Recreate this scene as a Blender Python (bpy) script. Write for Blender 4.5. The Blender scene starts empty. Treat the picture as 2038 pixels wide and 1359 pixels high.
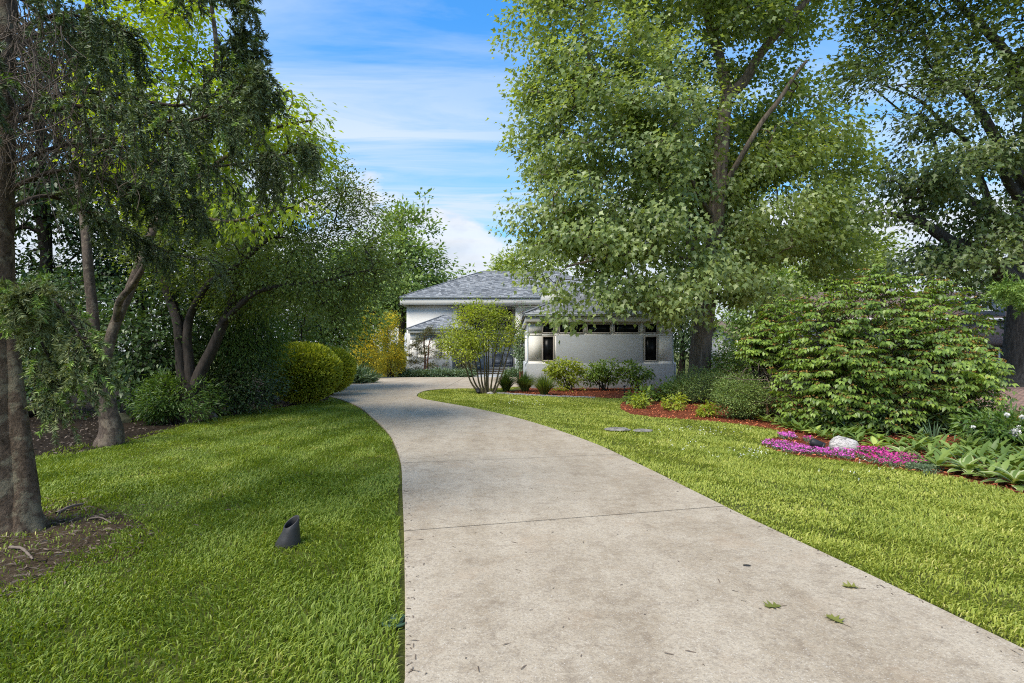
import bpy, math, random
import numpy as np
from math import pi, sin, cos, radians

R0 = np.random.default_rng(7)
random.seed(7)
S = bpy.context.scene
COL = S.collection
F = 1132.2            # focal length in photo pixels (2038 wide)
EYE = 1.6
HOR = 700.0

# ------------------------------------------------------------------ camera, sky, sun
cd = bpy.data.cameras.new('camera'); cam = bpy.data.objects.new('camera', cd); COL.objects.link(cam)
cam.location = (0, 0, EYE); cam.rotation_euler = (radians(90), 0, 0)
cd.sensor_width = 36; cd.lens = 20; cd.shift_y = (HOR - 679.5) / 2038; cd.clip_end = 5000; cd.clip_start = 0.05
S.camera = cam

SUN_EL, SUN_AZ = 53.0, 224.0      # azimuth clockwise from +Y (the view direction): from behind the left shoulder, through haze
sd = np.array([sin(radians(SUN_AZ)) * cos(radians(SUN_EL)), cos(radians(SUN_AZ)) * cos(radians(SUN_EL)), sin(radians(SUN_EL))])
ld = bpy.data.lights.new('sun', 'SUN'); lo = bpy.data.objects.new('sun', ld); COL.objects.link(lo)
ld.energy = 2.0; ld.angle = radians(34); ld.color = (1.0, 0.91, 0.76)
import mathutils
lo.rotation_euler = mathutils.Vector(tuple(-sd)).to_track_quat('-Z', 'Y').to_euler()
lo.location = (-20, 10, 30)

S.view_settings.view_transform = 'Standard'; S.view_settings.look = 'None'
S.view_settings.exposure = 1.55; S.view_settings.gamma = 1.0; S.view_settings.use_curve_mapping = False
SKY_STRENGTH = 0.10; SKY_TINT = (0.15, 0.62, 0.98)

class NT:
    def __init__(s, tree): s.t = tree; s.n = tree.nodes; s.l = tree.links; s.n.clear()
    def N(s, typ, **kw):
        nd = s.n.new(typ)
        for k, v in kw.items():
            if k.startswith('i_'):
                key = k[2:]; key = int(key) if key.isdigit() else key.replace('_', ' ')
                sock = nd.inputs[key]
                if hasattr(v, 'is_linked') or isinstance(v, bpy.types.NodeSocket): s.l.new(v, sock)
                else: sock.default_value = v
            else: setattr(nd, k, v)
        return nd
    def math(s, op, a, b=None, c=None, clamp=False):
        nd = s.n.new('ShaderNodeMath'); nd.operation = op; nd.use_clamp = clamp
        for i, x in enumerate((a, b, c)):
            if x is None: continue
            if isinstance(x, bpy.types.NodeSocket): s.l.new(x, nd.inputs[i])
            else: nd.inputs[i].default_value = x
        return nd.outputs[0]
    def mix(s, fac, a, b, blend='MIX'):
        nd = s.n.new('ShaderNodeMix'); nd.data_type = 'RGBA'; nd.blend_type = blend; nd.clamp_factor = True
        for k, x in ((0, fac), (6, a), (7, b)):
            if isinstance(x, bpy.types.NodeSocket): s.l.new(x, nd.inputs[k])
            elif k == 0: nd.inputs[0].default_value = x
            else: nd.inputs[k].default_value = tuple(x) + (1,) if len(x) == 3 else x
        return nd.outputs[2]
    def ramp(s, fac, stops, interp='LINEAR'):
        nd = s.n.new('ShaderNodeValToRGB'); s.l.new(fac, nd.inputs[0]); cr = nd.color_ramp; cr.interpolation = interp
        while len(cr.elements) > 1: cr.elements.remove(cr.elements[-1])
        for i, (p, c) in enumerate(stops):
            e = cr.elements[0] if i == 0 else cr.elements.new(p)
            e.position = p
            e.color = (c, c, c, 1) if isinstance(c, (int, float)) else tuple(c) + (1,)
        return nd.outputs[0]
    def noise(s, vec, scale, detail=3, rough=0.55, dist=0.0):
        nd = s.n.new('ShaderNodeTexNoise'); s.l.new(vec, nd.inputs['Vector'])
        nd.inputs['Scale'].default_value = scale; nd.inputs['Detail'].default_value = detail
        nd.inputs['Roughness'].default_value = rough; nd.inputs['Distortion'].default_value = dist
        return nd.outputs[0]
    def mapping(s, vec, scale=(1, 1, 1), loc=(0, 0, 0), rot=(0, 0, 0)):
        nd = s.n.new('ShaderNodeMapping'); s.l.new(vec, nd.inputs[0])
        nd.inputs[1].default_value = loc; nd.inputs[2].default_value = rot; nd.inputs[3].default_value = scale
        return nd.outputs[0]

# sky: Nishita plus thin cirrus and a low bank of cumulus
W = bpy.data.worlds.new('World'); S.world = W; W.use_nodes = True
k = NT(W.node_tree)
sky = k.N('ShaderNodeTexSky', sky_type='NISHITA'); sky.sun_disc = False
sky.sun_elevation = radians(SUN_EL); sky.sun_rotation = radians(SUN_AZ)
sky.air_density = 1.25; sky.dust_density = 0.35; sky.ozone_density = 2.2; sky.altitude = 200
tc = k.N('ShaderNodeTexCoord'); d = tc.outputs['Generated']
sep = k.N('ShaderNodeSeparateXYZ'); k.l.new(d, sep.inputs[0]); dx, dy, dz = sep.outputs
zz = k.math('MAXIMUM', dz, 0.03)
cmb = k.N('ShaderNodeCombineXYZ'); k.l.new(k.math('DIVIDE', dx, zz), cmb.inputs[0]); k.l.new(k.math('DIVIDE', dy, zz), cmb.inputs[1])
cv = k.mapping(cmb.outputs[0], scale=(0.5, 1.6, 1), loc=(0.2, 6.1, 0), rot=(0, 0, radians(16)))
n1 = k.noise(cv, 1.0, 7, 0.6, 0.9)
n2 = k.noise(k.mapping(cmb.outputs[0], scale=(0.35, 0.5, 1), loc=(1.5, 7.7, 0)), 0.9, 2, 0.5)
cir = k.math('MULTIPLY', k.ramp(n1, [(0.36, 0.0), (0.62, 1.0)]), k.ramp(n2, [(0.30, 0.35), (0.56, 1.0)]))
hz = k.ramp(dz, [(0.0, 1.0), (0.10, 0.8), (0.22, 0.36), (0.34, 0.34), (0.5, 0.10), (0.75, 0.04)])
cum_n = k.noise(k.mapping(d, scale=(1, 1, 1.9), loc=(0.37, 0.2, 0.12), rot=(0, 0, radians(-8))), 4.6, 8, 0.58, 0.2)
cum_b = k.noise(k.mapping(d, scale=(1, 1, 0.5), loc=(5.3, 0.2, 0.4)), 2.2, 2, 0.5)
thr = k.math('ADD', k.math('MULTIPLY', dz, 2.0), 0.035)
cm = k.math('SUBTRACT', k.math('ADD', k.math('MULTIPLY', cum_n, 0.72), k.math('MULTIPLY', cum_b, 0.34)), thr)
cum = k.math('MULTIPLY', cm, 15.0, clamp=True)
cshade = k.ramp(cm, [(0.0, 0.95), (0.12, 1.0), (0.3, 0.92)])
base = k.mix(1.0, sky.outputs[0], SKY_TINT, 'MULTIPLY')
C = 1.0 / SKY_STRENGTH
cirrus_col = (0.25 * C, 0.295 * C, 0.345 * C)
c1 = k.mix(k.math('MULTIPLY', hz, 0.75), base, (0.19 * C, 0.25 * C, 0.32 * C))
c2 = k.mix(k.math('MULTIPLY', cir, 0.95), c1, cirrus_col)
cshade = k.math('MULTIPLY', cshade, k.ramp(k.noise(k.mapping(d, scale=(1, 1, 2.2), loc=(0.3, 0.25, 0.16)), 9.0, 6, 0.6, 0.3), [(0.36, 0.84), (0.58, 1.0)]))
ccol = k.mix(1.0, (0.315 * C, 0.33 * C, 0.355 * C), cshade, 'MULTIPLY')
c3 = k.mix(k.math('MULTIPLY', cum, 0.88), c2, ccol)
bg = k.N('ShaderNodeBackground'); k.l.new(c3, bg.inputs[0]); bg.inputs[1].default_value = SKY_STRENGTH
out = k.N('ShaderNodeOutputWorld'); k.l.new(bg.outputs[0], out.inputs[0])

S.render.engine = 'CYCLES'
cy = S.cycles
cy.filter_width = 1.05
cy.max_bounces = 8; cy.diffuse_bounces = 5; cy.glossy_bounces = 3; cy.transmission_bounces = 5; cy.transparent_max_bounces = 8
cy.caustics_reflective = False; cy.caustics_refractive = False; cy.sample_clamp_indirect = 6
cy.use_denoising = False
try:
    cy.denoiser = 'OPENIMAGEDENOISE'; cy.denoising_input_passes = 'RGB_ALBEDO_NORMAL'; cy.denoising_prefilter = 'ACCURATE'
except Exception: pass

# ------------------------------------------------------------------ coordinates read off the photograph
def G(u, v, z=0.0):
    Y = (EYE - z) * F / (v - HOR); return np.array([(u - 1019) / F * Y, Y, z])
def P(u, v, Y): return np.array([(u - 1019) / F * Y, Y, EYE + (HOR - v) / F * Y])
def blob(u0, v0, u1, v1, Y, ry):
    a = P(u0, v1, Y); b = P(u1, v0, Y); c = (a + b) / 2; r = np.abs(b - a) / 2; r[1] = ry
    return c, r

# ------------------------------------------------------------------ materials
MATS = {}
LEAF_GAIN = 1.95
def newmat(name):
    m = bpy.data.materials.new(name); m.use_nodes = True; return m, NT(m.node_tree)
def finish(k, shader):
    o = k.N('ShaderNodeOutputMaterial'); k.l.new(shader, o.inputs[0])
def bump(k, h, strength, dist):
    b = k.N('ShaderNodeBump'); k.l.new(h, b.inputs['Height']); b.inputs['Strength'].default_value = strength
    b.inputs['Distance'].default_value = dist; return b.outputs[0]
def principled(k, col, rough=0.6, spec=0.4, normal=None, metal=0.0):
    p = k.N('ShaderNodeBsdfPrincipled')
    if isinstance(col, bpy.types.NodeSocket): k.l.new(col, p.inputs['Base Color'])
    else: p.inputs['Base Color'].default_value = tuple(col) + (1,)
    if isinstance(rough, bpy.types.NodeSocket): k.l.new(rough, p.inputs['Roughness'])
    else: p.inputs['Roughness'].default_value = rough
    p.inputs['Specular IOR Level'].default_value = spec; p.inputs['Metallic'].default_value = metal
    if normal is not None: k.l.new(normal, p.inputs['Normal'])
    return p.outputs[0]
def pos(k): return k.N('ShaderNodeNewGeometry').outputs['Position']
def opos(k): return k.N('ShaderNodeTexCoord').outputs['Object']
def rnd(k): return k.N('ShaderNodeAttribute', attribute_name='rnd').outputs['Fac']

def leafmat(name, cols, trans=0.35, rough=0.45, spec=0.45, tcol=None, vary=0.35, nscale=0.6):
    """cols: dark, mid, light leaf colours; tcol: colour of the light that comes through."""
    m, k = newmat(name); cols = [tuple(x * LEAF_GAIN for x in c) for c in cols]
    r = rnd(k); n = k.noise(pos(k), nscale, 2, 0.5)
    f = k.math('ADD', k.math('MULTIPLY', r, 1 - vary), k.math('MULTIPLY', k.math('ADD', k.math('MULTIPLY', k.math('SUBTRACT', n, 0.5), 2.6), 0.5, clamp=True), vary))
    c = k.ramp(f, [(0.0, cols[0]), (0.5, cols[1]), (0.92, cols[2])] + ([(0.97, cols[3])] if len(cols) > 3 else []))
    p = principled(k, c, rough, spec)
    t = k.N('ShaderNodeBsdfTranslucent')
    tc_ = k.mix(1.0, c, tcol or (1.5, 1.45, 0.5), 'MULTIPLY'); k.l.new(tc_, t.inputs[0])
    mx = k.N('ShaderNodeMixShader', i_0=trans); k.l.new(p, mx.inputs[1]); k.l.new(t.outputs[0], mx.inputs[2])
    finish(k, mx.outputs[0]); MATS[name] = m; return m

def barkmat(name, c0, c1, scale=9, stretch=0.22, dist=0.02, lichen=None):
    m, k = newmat(name)
    v = k.mapping(pos(k), scale=(1, 1, stretch))
    n = k.noise(v, scale, 6, 0.65, 0.4); n2 = k.noise(pos(k), scale * 6, 3, 0.6)
    c = k.ramp(n, [(0.3, c0), (0.5, tuple((a + b) / 2 for a, b in zip(c0, c1))), (0.68, c1)])
    c = k.mix(k.math('MULTIPLY', n2, 0.5), c, tuple(x * 0.5 for x in c0))
    if lichen:
        n3 = k.noise(pos(k), 5, 4, 0.7); c = k.mix(k.ramp(n3, [(0.52, 0.0), (0.62, 0.7)]), c, lichen)
    h = k.math('ADD', k.math('MULTIPLY', n, 1.0), k.math('MULTIPLY', n2, 0.25))
    finish(k, principled(k, c, 0.9, 0.15, bump(k, h, 0.9, dist))); MATS[name] = m; return m

def flatmat(name, col, rough=0.6, spec=0.4, nscale=0, namt=0.15, bscale=0, bdist=0.002, metal=0.0, r_amt=0.0):
    m, k = newmat(name); c = None
    if nscale:
        n = k.noise(pos(k), nscale, 4, 0.6)
        c = k.mix(n, tuple(x * (1 - namt) for x in col), tuple(min(1, x * (1 + namt)) for x in col))
    if r_amt:
        r = rnd(k); c = k.mix(1.0, c if c is not None else col, k.ramp(r, [(0, 1 - r_amt), (1, 1 + r_amt)]), 'MULTIPLY')
    nm = bump(k, k.noise(pos(k), bscale, 4, 0.65), 0.8, bdist) if bscale else None
    finish(k, principled(k, c if c is not None else col, rough, spec, nm, metal)); MATS[name] = m; return m

# concrete
def mk_concrete():
    m, k = newmat('concrete'); p = pos(k)
    big = k.noise(p, 0.55, 4, 0.6, 0.5); med = k.noise(p, 2.3, 5, 0.65, 0.3); fine = k.noise(p, 45, 3, 0.7); agg = k.noise(p, 120, 2, 0.6)
    trk = k.noise(k.mapping(p, scale=(1.4, 0.16, 1), rot=(0, 0, radians(-12))), 1.0, 4, 0.6)
    s = k.math('ADD', k.math('MULTIPLY', big, 0.35), k.math('ADD', k.math('MULTIPLY', med, 0.35), k.math('MULTIPLY', trk, 0.45)))
    c = k.ramp(s, [(0.36, (0.205, 0.158, 0.108)), (0.50, (0.315, 0.256, 0.182)), (0.64, (0.42, 0.357, 0.27))])
    c = k.mix(k.ramp(k.noise(p, 9, 6, 0.72, 0.4), [(0.46, 0.0), (0.60, 0.45)]), c, (0.45, 0.39, 0.30)); c = k.mix(k.ramp(k.noise(p, 5.5, 6, 0.75, 0.6), [(0.36, 0.4), (0.48, 0.0)]), c, (0.17, 0.125, 0.085))
    c = k.mix(k.ramp(fine, [(0.36, 0.42), (0.55, 0.0)]), c, (0.17, 0.14, 0.11))
    c = k.mix(k.ramp(agg, [(0.60, 0.0), (0.72, 0.5)]), c, (0.68, 0.64, 0.58))
    c = k.mix(k.ramp(agg, [(0.30, 0.6), (0.42, 0.0)]), c, (0.16, 0.12, 0.09))
    ru = k.noise(p, 1.7, 4, 0.7, 0.6); c = k.mix(k.ramp(ru, [(0.56, 0.0), (0.72, 0.35)]), c, (0.35, 0.25, 0.16))
    h = k.math('ADD', k.math('MULTIPLY', fine, 0.6), agg)
    finish(k, principled(k, c, 0.85, 0.25, bump(k, h, 0.6, 0.004))); MATS['concrete'] = m
mk_concrete()
def mk_lawnbase(name, c0, c1, c2):
    m, k = newmat(name); p = pos(k)
    n = k.noise(p, 1.1, 4, 0.6); f = k.noise(p, 38, 4, 0.7)
    c = k.ramp(k.math('ADD', k.math('MULTIPLY', n, 0.5), k.math('MULTIPLY', f, 0.5)), [(0.34, c0), (0.5, c1), (0.66, c2)])
    finish(k, principled(k, c, 0.9, 0.1, bump(k, f, 1.0, 0.03))); MATS[name] = m
mk_lawnbase('lawn_soil', (0.035, 0.04, 0.012), (0.085, 0.10, 0.022), (0.15, 0.16, 0.045))
def mk_soil(name, c0, c1, c2, sc=30):
    m, k = newmat(name); p = pos(k)
    n = k.noise(p, sc, 5, 0.7); b = k.noise(p, 1.6, 3, 0.6)
    c = k.ramp(k.math('ADD', k.math('MULTIPLY', n, 0.7), k.math('MULTIPLY', b, 0.3)), [(0.32, c0), (0.5, c1), (0.68, c2)])
    finish(k, principled(k, c, 0.95, 0.1, bump(k, n, 1.0, 0.03))); MATS[name] = m
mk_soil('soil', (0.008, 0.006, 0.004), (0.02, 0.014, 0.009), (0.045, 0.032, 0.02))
mk_soil('litter_soil', (0.025, 0.018, 0.011), (0.07, 0.05, 0.03), (0.14, 0.105, 0.065), 45)
mk_soil('mulch_base', (0.06, 0.017, 0.009), (0.16, 0.045, 0.021), (0.26, 0.085, 0.04), 40)
flatmat('mulch_chip', (0.37, 0.115, 0.052), 0.9, 0.15, r_amt=0.75)
def mk_stucco(name, col):
    m, k = newmat(name); p = pos(k)
    n = k.noise(p, 26, 5, 0.75); b = k.noise(k.mapping(p, scale=(1, 1, 0.35)), 0.9, 4, 0.6); g = k.noise(p, 8, 3, 0.6)
    c = k.mix(k.math('ADD', k.math('MULTIPLY', n, 0.45), k.math('MULTIPLY', k.math('ADD', b, g), 0.28)), tuple(x * 0.72 for x in col), tuple(min(1, x * 1.25) for x in col))
    finish(k, principled(k, c, 0.9, 0.15, bump(k, n, 1.0, 0.012))); MATS[name] = m
mk_stucco('stucco', (0.66, 0.64, 0.595)); mk_stucco('stucco_blue', (0.37, 0.39, 0.41))
flatmat('trim', (0.47, 0.46, 0.42), 0.7, 0.3, 3, 0.08)
flatmat('fascia', (0.55, 0.54, 0.50), 0.75, 0.3, 1.2, 0.1, 60, 0.003)
flatmat('gutter', (0.33, 0.36, 0.37), 0.5, 0.4, 2, 0.08)
flatmat('downspout', (0.48, 0.53, 0.58), 0.5, 0.4, 2, 0.08)
flatmat('window_frame', (0.33, 0.30, 0.265), 0.6, 0.3, 3, 0.08)
flatmat('glass_dark', (0.006, 0.007, 0.008), 0.3, 0.15)  # opaque; the unlit room behind is put into the near-black colour
flatmat('glass_pale', (0.16, 0.20, 0.25), 0.08, 0.6)  # pale blue of the reflected sky is put into the pane colour
flatmat('glass_plum', (0.035, 0.025, 0.04), 0.08, 0.5)
flatmat('blind', (0.40, 0.42, 0.41), 0.5, 0.3)
flatmat('door_paint', (0.16, 0.185, 0.225), 0.5, 0.4, 3, 0.1)
flatmat('step_stone', (0.32, 0.25, 0.20), 0.85, 0.2, 14, 0.4, 40, 0.006, r_amt=0.5)
flatmat('flagstone', (0.34, 0.36, 0.37), 0.8, 0.25, 6, 0.25, 40, 0.004, r_amt=0.2)
flatmat('paver', (0.27, 0.175, 0.14), 0.9, 0.15, 20, 0.25, 60, 0.004, r_amt=0.3)
flatmat('wall_stone', (0.33, 0.29, 0.235), 0.9, 0.15, 10, 0.3, 40, 0.01, r_amt=0.3)
flatmat('cap_stone', (0.58, 0.57, 0.53), 0.8, 0.2, 5, 0.15)
flatmat('roof_brown', (0.145, 0.105, 0.095), 0.9, 0.15, 12, 0.25, r_amt=0.4)
flatmat('siding_blue', (0.16, 0.19, 0.24), 0.7, 0.3, 4, 0.1)
flatmat('siding_grey', (0.36, 0.36, 0.36), 0.8, 0.2, 4, 0.1)
flatmat('white_paint', (0.76, 0.75, 0.73), 0.6, 0.3, 3, 0.05)
flatmat('black_plastic', (0.018, 0.018, 0.02), 0.5, 0.35, 9, 0.4)
flatmat('drain_pipe', (0.03, 0.029, 0.029), 0.5, 0.4, 14, 0.7, 50, 0.002)
flatmat('lens_glass', (0.12, 0.12, 0.12), 0.15, 0.6)
flatmat('green_plastic', (0.045, 0.09, 0.05), 0.6, 0.3, 9, 0.3)
flatmat('bare_wood', (0.17, 0.135, 0.11), 0.9, 0.15, 25, 0.45, 60, 0.004)
flatmat('white_petal', (0.82, 0.80, 0.76), 0.6, 0.2, r_amt=0.15)
flatmat('edging', (0.22, 0.22, 0.225), 0.9, 0.2, 8, 0.3, 40, 0.006)
def mk_rock(name, c0, c1, c2):
    m, k = newmat(name); p = opos(k)
    w = k.noise(k.mapping(p, scale=(1.2, 2.2, 5), rot=(0.4, 0.5, 0)), 3.0, 6, 0.7, 1.6); f = k.noise(p, 60, 4, 0.7)
    c = k.ramp(w, [(0.36, c0), (0.47, c1), (0.56, c2), (0.66, c1)]); c = k.mix(k.ramp(f, [(0.36, 0.6), (0.5, 0.0)]), c, c0)
    finish(k, principled(k, c, 0.85, 0.2, bump(k, k.math('ADD', w, k.math('MULTIPLY', f, 0.4)), 0.9, 0.03))); MATS[name] = m
mk_rock('granite', (0.13, 0.12, 0.115), (0.40, 0.38, 0.355), (0.62, 0.58, 0.54))
mk_rock('field_stone', (0.07, 0.065, 0.055), (0.20, 0.19, 0.165), (0.30, 0.28, 0.25))
mk_rock('moss_stone', (0.015, 0.016, 0.01), (0.04, 0.045, 0.022), (0.07, 0.07, 0.045))
def mk_shingle():
    m, k = newmat('shingle'); r = rnd(k); n = k.noise(pos(k), 40, 3, 0.7)
    c = k.ramp(k.math('ADD', k.math('MULTIPLY', r, 0.75), k.math('MULTIPLY', n, 0.25)), [(0.1, (0.095, 0.105, 0.12)), (0.5, (0.19, 0.205, 0.225)), (0.9, (0.33, 0.345, 0.365))])
    finish(k, principled(k, c, 0.9, 0.2, bump(k, n, 0.6, 0.004))); MATS['shingle'] = m
mk_shingle()
# plants
leafmat('leaf_maple', [(0.065, 0.095, 0.030), (0.122, 0.158, 0.052), (0.195, 0.23, 0.085)], 0.42, 0.40, 0.55)
leafmat('leaf_oak', [(0.028, 0.046, 0.014), (0.058, 0.084, 0.025), (0.105, 0.13, 0.042)], 0.32, 0.42, 0.5)
leafmat('leaf_lime', [(0.075, 0.115, 0.014), (0.135, 0.185, 0.02), (0.21, 0.25, 0.032)], 0.58, 0.45, 0.4, (1.6, 1.5, 0.35))
leafmat('leaf_crab', [(0.032, 0.050, 0.012), (0.066, 0.094, 0.021), (0.12, 0.148, 0.036)], 0.38, 0.45, 0.45)
leafmat('leaf_far', [(0.055, 0.09, 0.025), (0.10, 0.15, 0.040), (0.17, 0.22, 0.065)], 0.35, 0.5, 0.4)
leafmat('leaf_far_yellow', [(0.08, 0.11, 0.028), (0.14, 0.18, 0.045), (0.22, 0.25, 0.07)], 0.35, 0.5, 0.4)
leafmat('leaf_dark', [(0.013, 0.028, 0.009), (0.028, 0.052, 0.015), (0.055, 0.085, 0.024)], 0.25, 0.40, 0.5)  # dark evergreen leaves, darkened further to carry the left border's shade
leafmat('leaf_dark_lime', [(0.016, 0.036, 0.008), (0.04, 0.075, 0.014), (0.085, 0.13, 0.022)], 0.3, 0.45, 0.4)  # border shade is put into this leaf colour too
leafmat('leaf_yew', [(0.045, 0.066, 0.010), (0.155, 0.18, 0.018), (0.32, 0.32, 0.022)], 0.25, 0.55, 0.3)
leafmat('leaf_gold', [(0.07, 0.085, 0.014), (0.22, 0.21, 0.022), (0.50, 0.36, 0.02), (0.60, 0.42, 0.02)], 0.25, 0.6, 0.25, nscale=2.0)
leafmat('leaf_viburnum', [(0.034, 0.062, 0.011), (0.086, 0.134, 0.020), (0.165, 0.22, 0.037)], 0.32, 0.42, 0.5)
leafmat('leaf_light', [(0.08, 0.11, 0.012), (0.155, 0.19, 0.02), (0.25, 0.275, 0.035)], 0.40, 0.45, 0.45)
leafmat('leaf_spirea', [(0.035, 0.062, 0.018), (0.075, 0.115, 0.03), (0.15, 0.185, 0.052)], 0.3, 0.5, 0.4)
leafmat('leaf_hosta', [(0.035, 0.062, 0.014), (0.07, 0.108, 0.022), (0.12, 0.16, 0.038)], 0.22, 0.5, 0.4)
leafmat('leaf_bluegreen', [(0.03, 0.055, 0.03), (0.06, 0.095, 0.05), (0.12, 0.155, 0.085)], 0.22, 0.5, 0.4)
leafmat('needle_spruce', [(0.022, 0.034, 0.014), (0.052, 0.072, 0.030), (0.10, 0.125, 0.05)], 0.12, 0.5, 0.4)
leafmat('needle_olive', [(0.035, 0.048, 0.018), (0.075, 0.09, 0.032), (0.13, 0.145, 0.055)], 0.12, 0.5, 0.4)
leafmat('needle_new', [(0.05, 0.085, 0.02), (0.095, 0.15, 0.03), (0.16, 0.21, 0.05)], 0.2, 0.5, 0.4)
leafmat('needle_pine', [(0.03, 0.04, 0.018), (0.06, 0.07, 0.03), (0.12, 0.10, 0.035)], 0.15, 0.5, 0.4)
leafmat('seed_tan', [(0.09, 0.06, 0.015), (0.15, 0.085, 0.025), (0.22, 0.13, 0.04)], 0.2, 0.7, 0.2)
leafmat('grass_left', [(0.046, 0.074, 0.009), (0.092, 0.127, 0.014), (0.155, 0.185, 0.030), (0.27, 0.25, 0.08)], 0.30, 0.5, 0.3, vary=0.4, nscale=1.3)  # deeper green: species, plus the left lawn's shade put into the colour
leafmat('grass_right', [(0.075, 0.105, 0.014), (0.15, 0.178, 0.026), (0.23, 0.24, 0.05), (0.31, 0.29, 0.10)], 0.30, 0.5, 0.3, vary=0.3, nscale=1.3)  # yellower: species, plus the brighter light put into the colour
leafmat('petal_magenta', [(0.16, 0.012, 0.09), (0.30, 0.02, 0.15), (0.42, 0.05, 0.22)], 0.3, 0.6, 0.2, (1, 1, 1), 0.1)
leafmat('petal_violet', [(0.19, 0.025, 0.14), (0.31, 0.05, 0.23), (0.44, 0.12, 0.35)], 0.3, 0.6, 0.2, (1, 1, 1), 0.1)
leafmat('clover_white', [(0.5, 0.5, 0.45), (0.7, 0.7, 0.66), (0.8, 0.8, 0.78)], 0.3, 0.6, 0.2, (1, 1, 1), 0.1)
leafmat('leaf_fallen', [(0.07, 0.08, 0.018), (0.10, 0.105, 0.025), (0.13, 0.125, 0.035)], 0.2, 0.5, 0.3)
barkmat('bark_maple', (0.07, 0.054, 0.04), (0.29, 0.235, 0.18), 14, 0.13, 0.03)
barkmat('bark_oak', (0.035, 0.031, 0.028), (0.12, 0.108, 0.095), 12, 0.15, 0.04)
barkmat('bark_spruce', (0.045, 0.032, 0.022), (0.19, 0.14, 0.10), 26, 0.6, 0.03, (0.21, 0.19, 0.13))
barkmat('bark_lime', (0.045, 0.034, 0.026), (0.17, 0.13, 0.10), 26, 0.45, 0.02, (0.22, 0.18, 0.13))
barkmat('bark_dark', (0.025, 0.021, 0.018), (0.085, 0.07, 0.058), 16, 0.25, 0.02)
barkmat('bark_green', (0.06, 0.055, 0.03), (0.19, 0.165, 0.095), 16, 0.3, 0.01)
barkmat('bark_red', (0.10, 0.04, 0.025), (0.26, 0.115, 0.07), 16, 0.3, 0.01)
barkmat('bark_twig', (0.035, 0.026, 0.019), (0.10, 0.075, 0.055), 20, 0.6, 0.005)
barkmat('twig_dead', (0.09, 0.07, 0.055), (0.25, 0.195, 0.15), 20, 0.6, 0.005)

# ------------------------------------------------------------------ object helpers
def tag(o, label=None, cat=None, group=None, kind=None):
    if label: o['label'] = label
    if cat: o['category'] = cat
    if group: o['group'] = group
    if kind: o['kind'] = kind
    return o
def thing(name, label, cat, loc=(0, 0, 0), group=None, kind=None):
    o = bpy.data.objects.new(name, None); COL.objects.link(o); o.location = tuple(float(x) for x in loc)
    o.empty_display_size = 0.2
    return tag(o, label, cat, group, kind)
def origin(o):
    v = np.zeros(3)
    while o is not None: v += np.array(o.location); o = o.parent
    return v
def mesh_np(name, V, faces, rn=None, smooth=False):
    """V (n,3); faces: list of int arrays (m,k)."""
    me = bpy.data.meshes.new(name); V = np.ascontiguousarray(V, dtype=np.float32)
    faces = [np.asarray(f, dtype=np.int32) for f in faces if len(f)]
    me.vertices.add(len(V)); me.vertices.foreach_set('co', V.ravel())
    idx = np.concatenate([f.ravel() for f in faces]); tot = np.concatenate([np.full(len(f), f.shape[1], np.int32) for f in faces])
    st = np.concatenate([[0], np.cumsum(tot)[:-1]]).astype(np.int32)
    me.loops.add(len(idx)); me.loops.foreach_set('vertex_index', idx)
    me.polygons.add(len(tot)); me.polygons.foreach_set('loop_start', st)
    if smooth: me.polygons.foreach_set('use_smooth', np.ones(len(tot), dtype=bool))
    if rn is not None:
        a = me.attributes.new('rnd', 'FLOAT', 'POINT'); a.data.foreach_set('value', np.ascontiguousarray(rn, dtype=np.float32))
    me.update(calc_edges=True)
    return me
def link(name, me, mat, parent=None, kind=None, loc=None):
    o = bpy.data.objects.new(name, me); COL.objects.link(o)
    if mat is not None and not len(me.materials): me.materials.append(MATS[mat] if isinstance(mat, str) else mat)
    if parent is not None: o.parent = parent
    if loc is not None: o.location = tuple(float(x) for x in loc)
    if kind: o['kind'] = kind
    return o
def put(name, V, faces, mat, parent=None, rn=None, smooth=False, kind=None):
    """mesh given in world coordinates"""
    off = origin(parent) if parent is not None else np.zeros(3)
    return link(name, mesh_np(name, np.asarray(V, dtype=float) - off, faces, rn, smooth), mat, parent, kind)

class MB:
    """collects boxes and plates into one mesh, world coordinates"""
    def __init__(s): s.V = []; s.F4 = []; s.R = []; s.n = 0; s.polys = []
    def add(s, V, F4, r=None):
        V = np.asarray(V, dtype=float); s.V.append(V); s.F4.append(np.asarray(F4) + s.n); s.n += len(V)
        s.R.append(np.full(len(V), random.random() if r is None else r)); return s
    def box(s, x0, x1, y0, y1, z0, z1, r=None):
        V = [(x, y, z) for z in (z0, z1) for y in (y0, y1) for x in (x0, x1)]
        return s.add(V, [(0, 2, 3, 1), (4, 5, 7, 6), (0, 1, 5, 4), (2, 6, 7, 3), (0, 4, 6, 2), (1, 3, 7, 5)], r)
    def quad(s, a, b, c, d, r=None): return s.add([a, b, c, d], [(0, 1, 2, 3)], r)
    def build(s, name, mat, parent=None, kind=None):
        return put(name, np.concatenate(s.V), [np.concatenate(s.F4)], mat, parent, np.concatenate(s.R), kind=kind)

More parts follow.
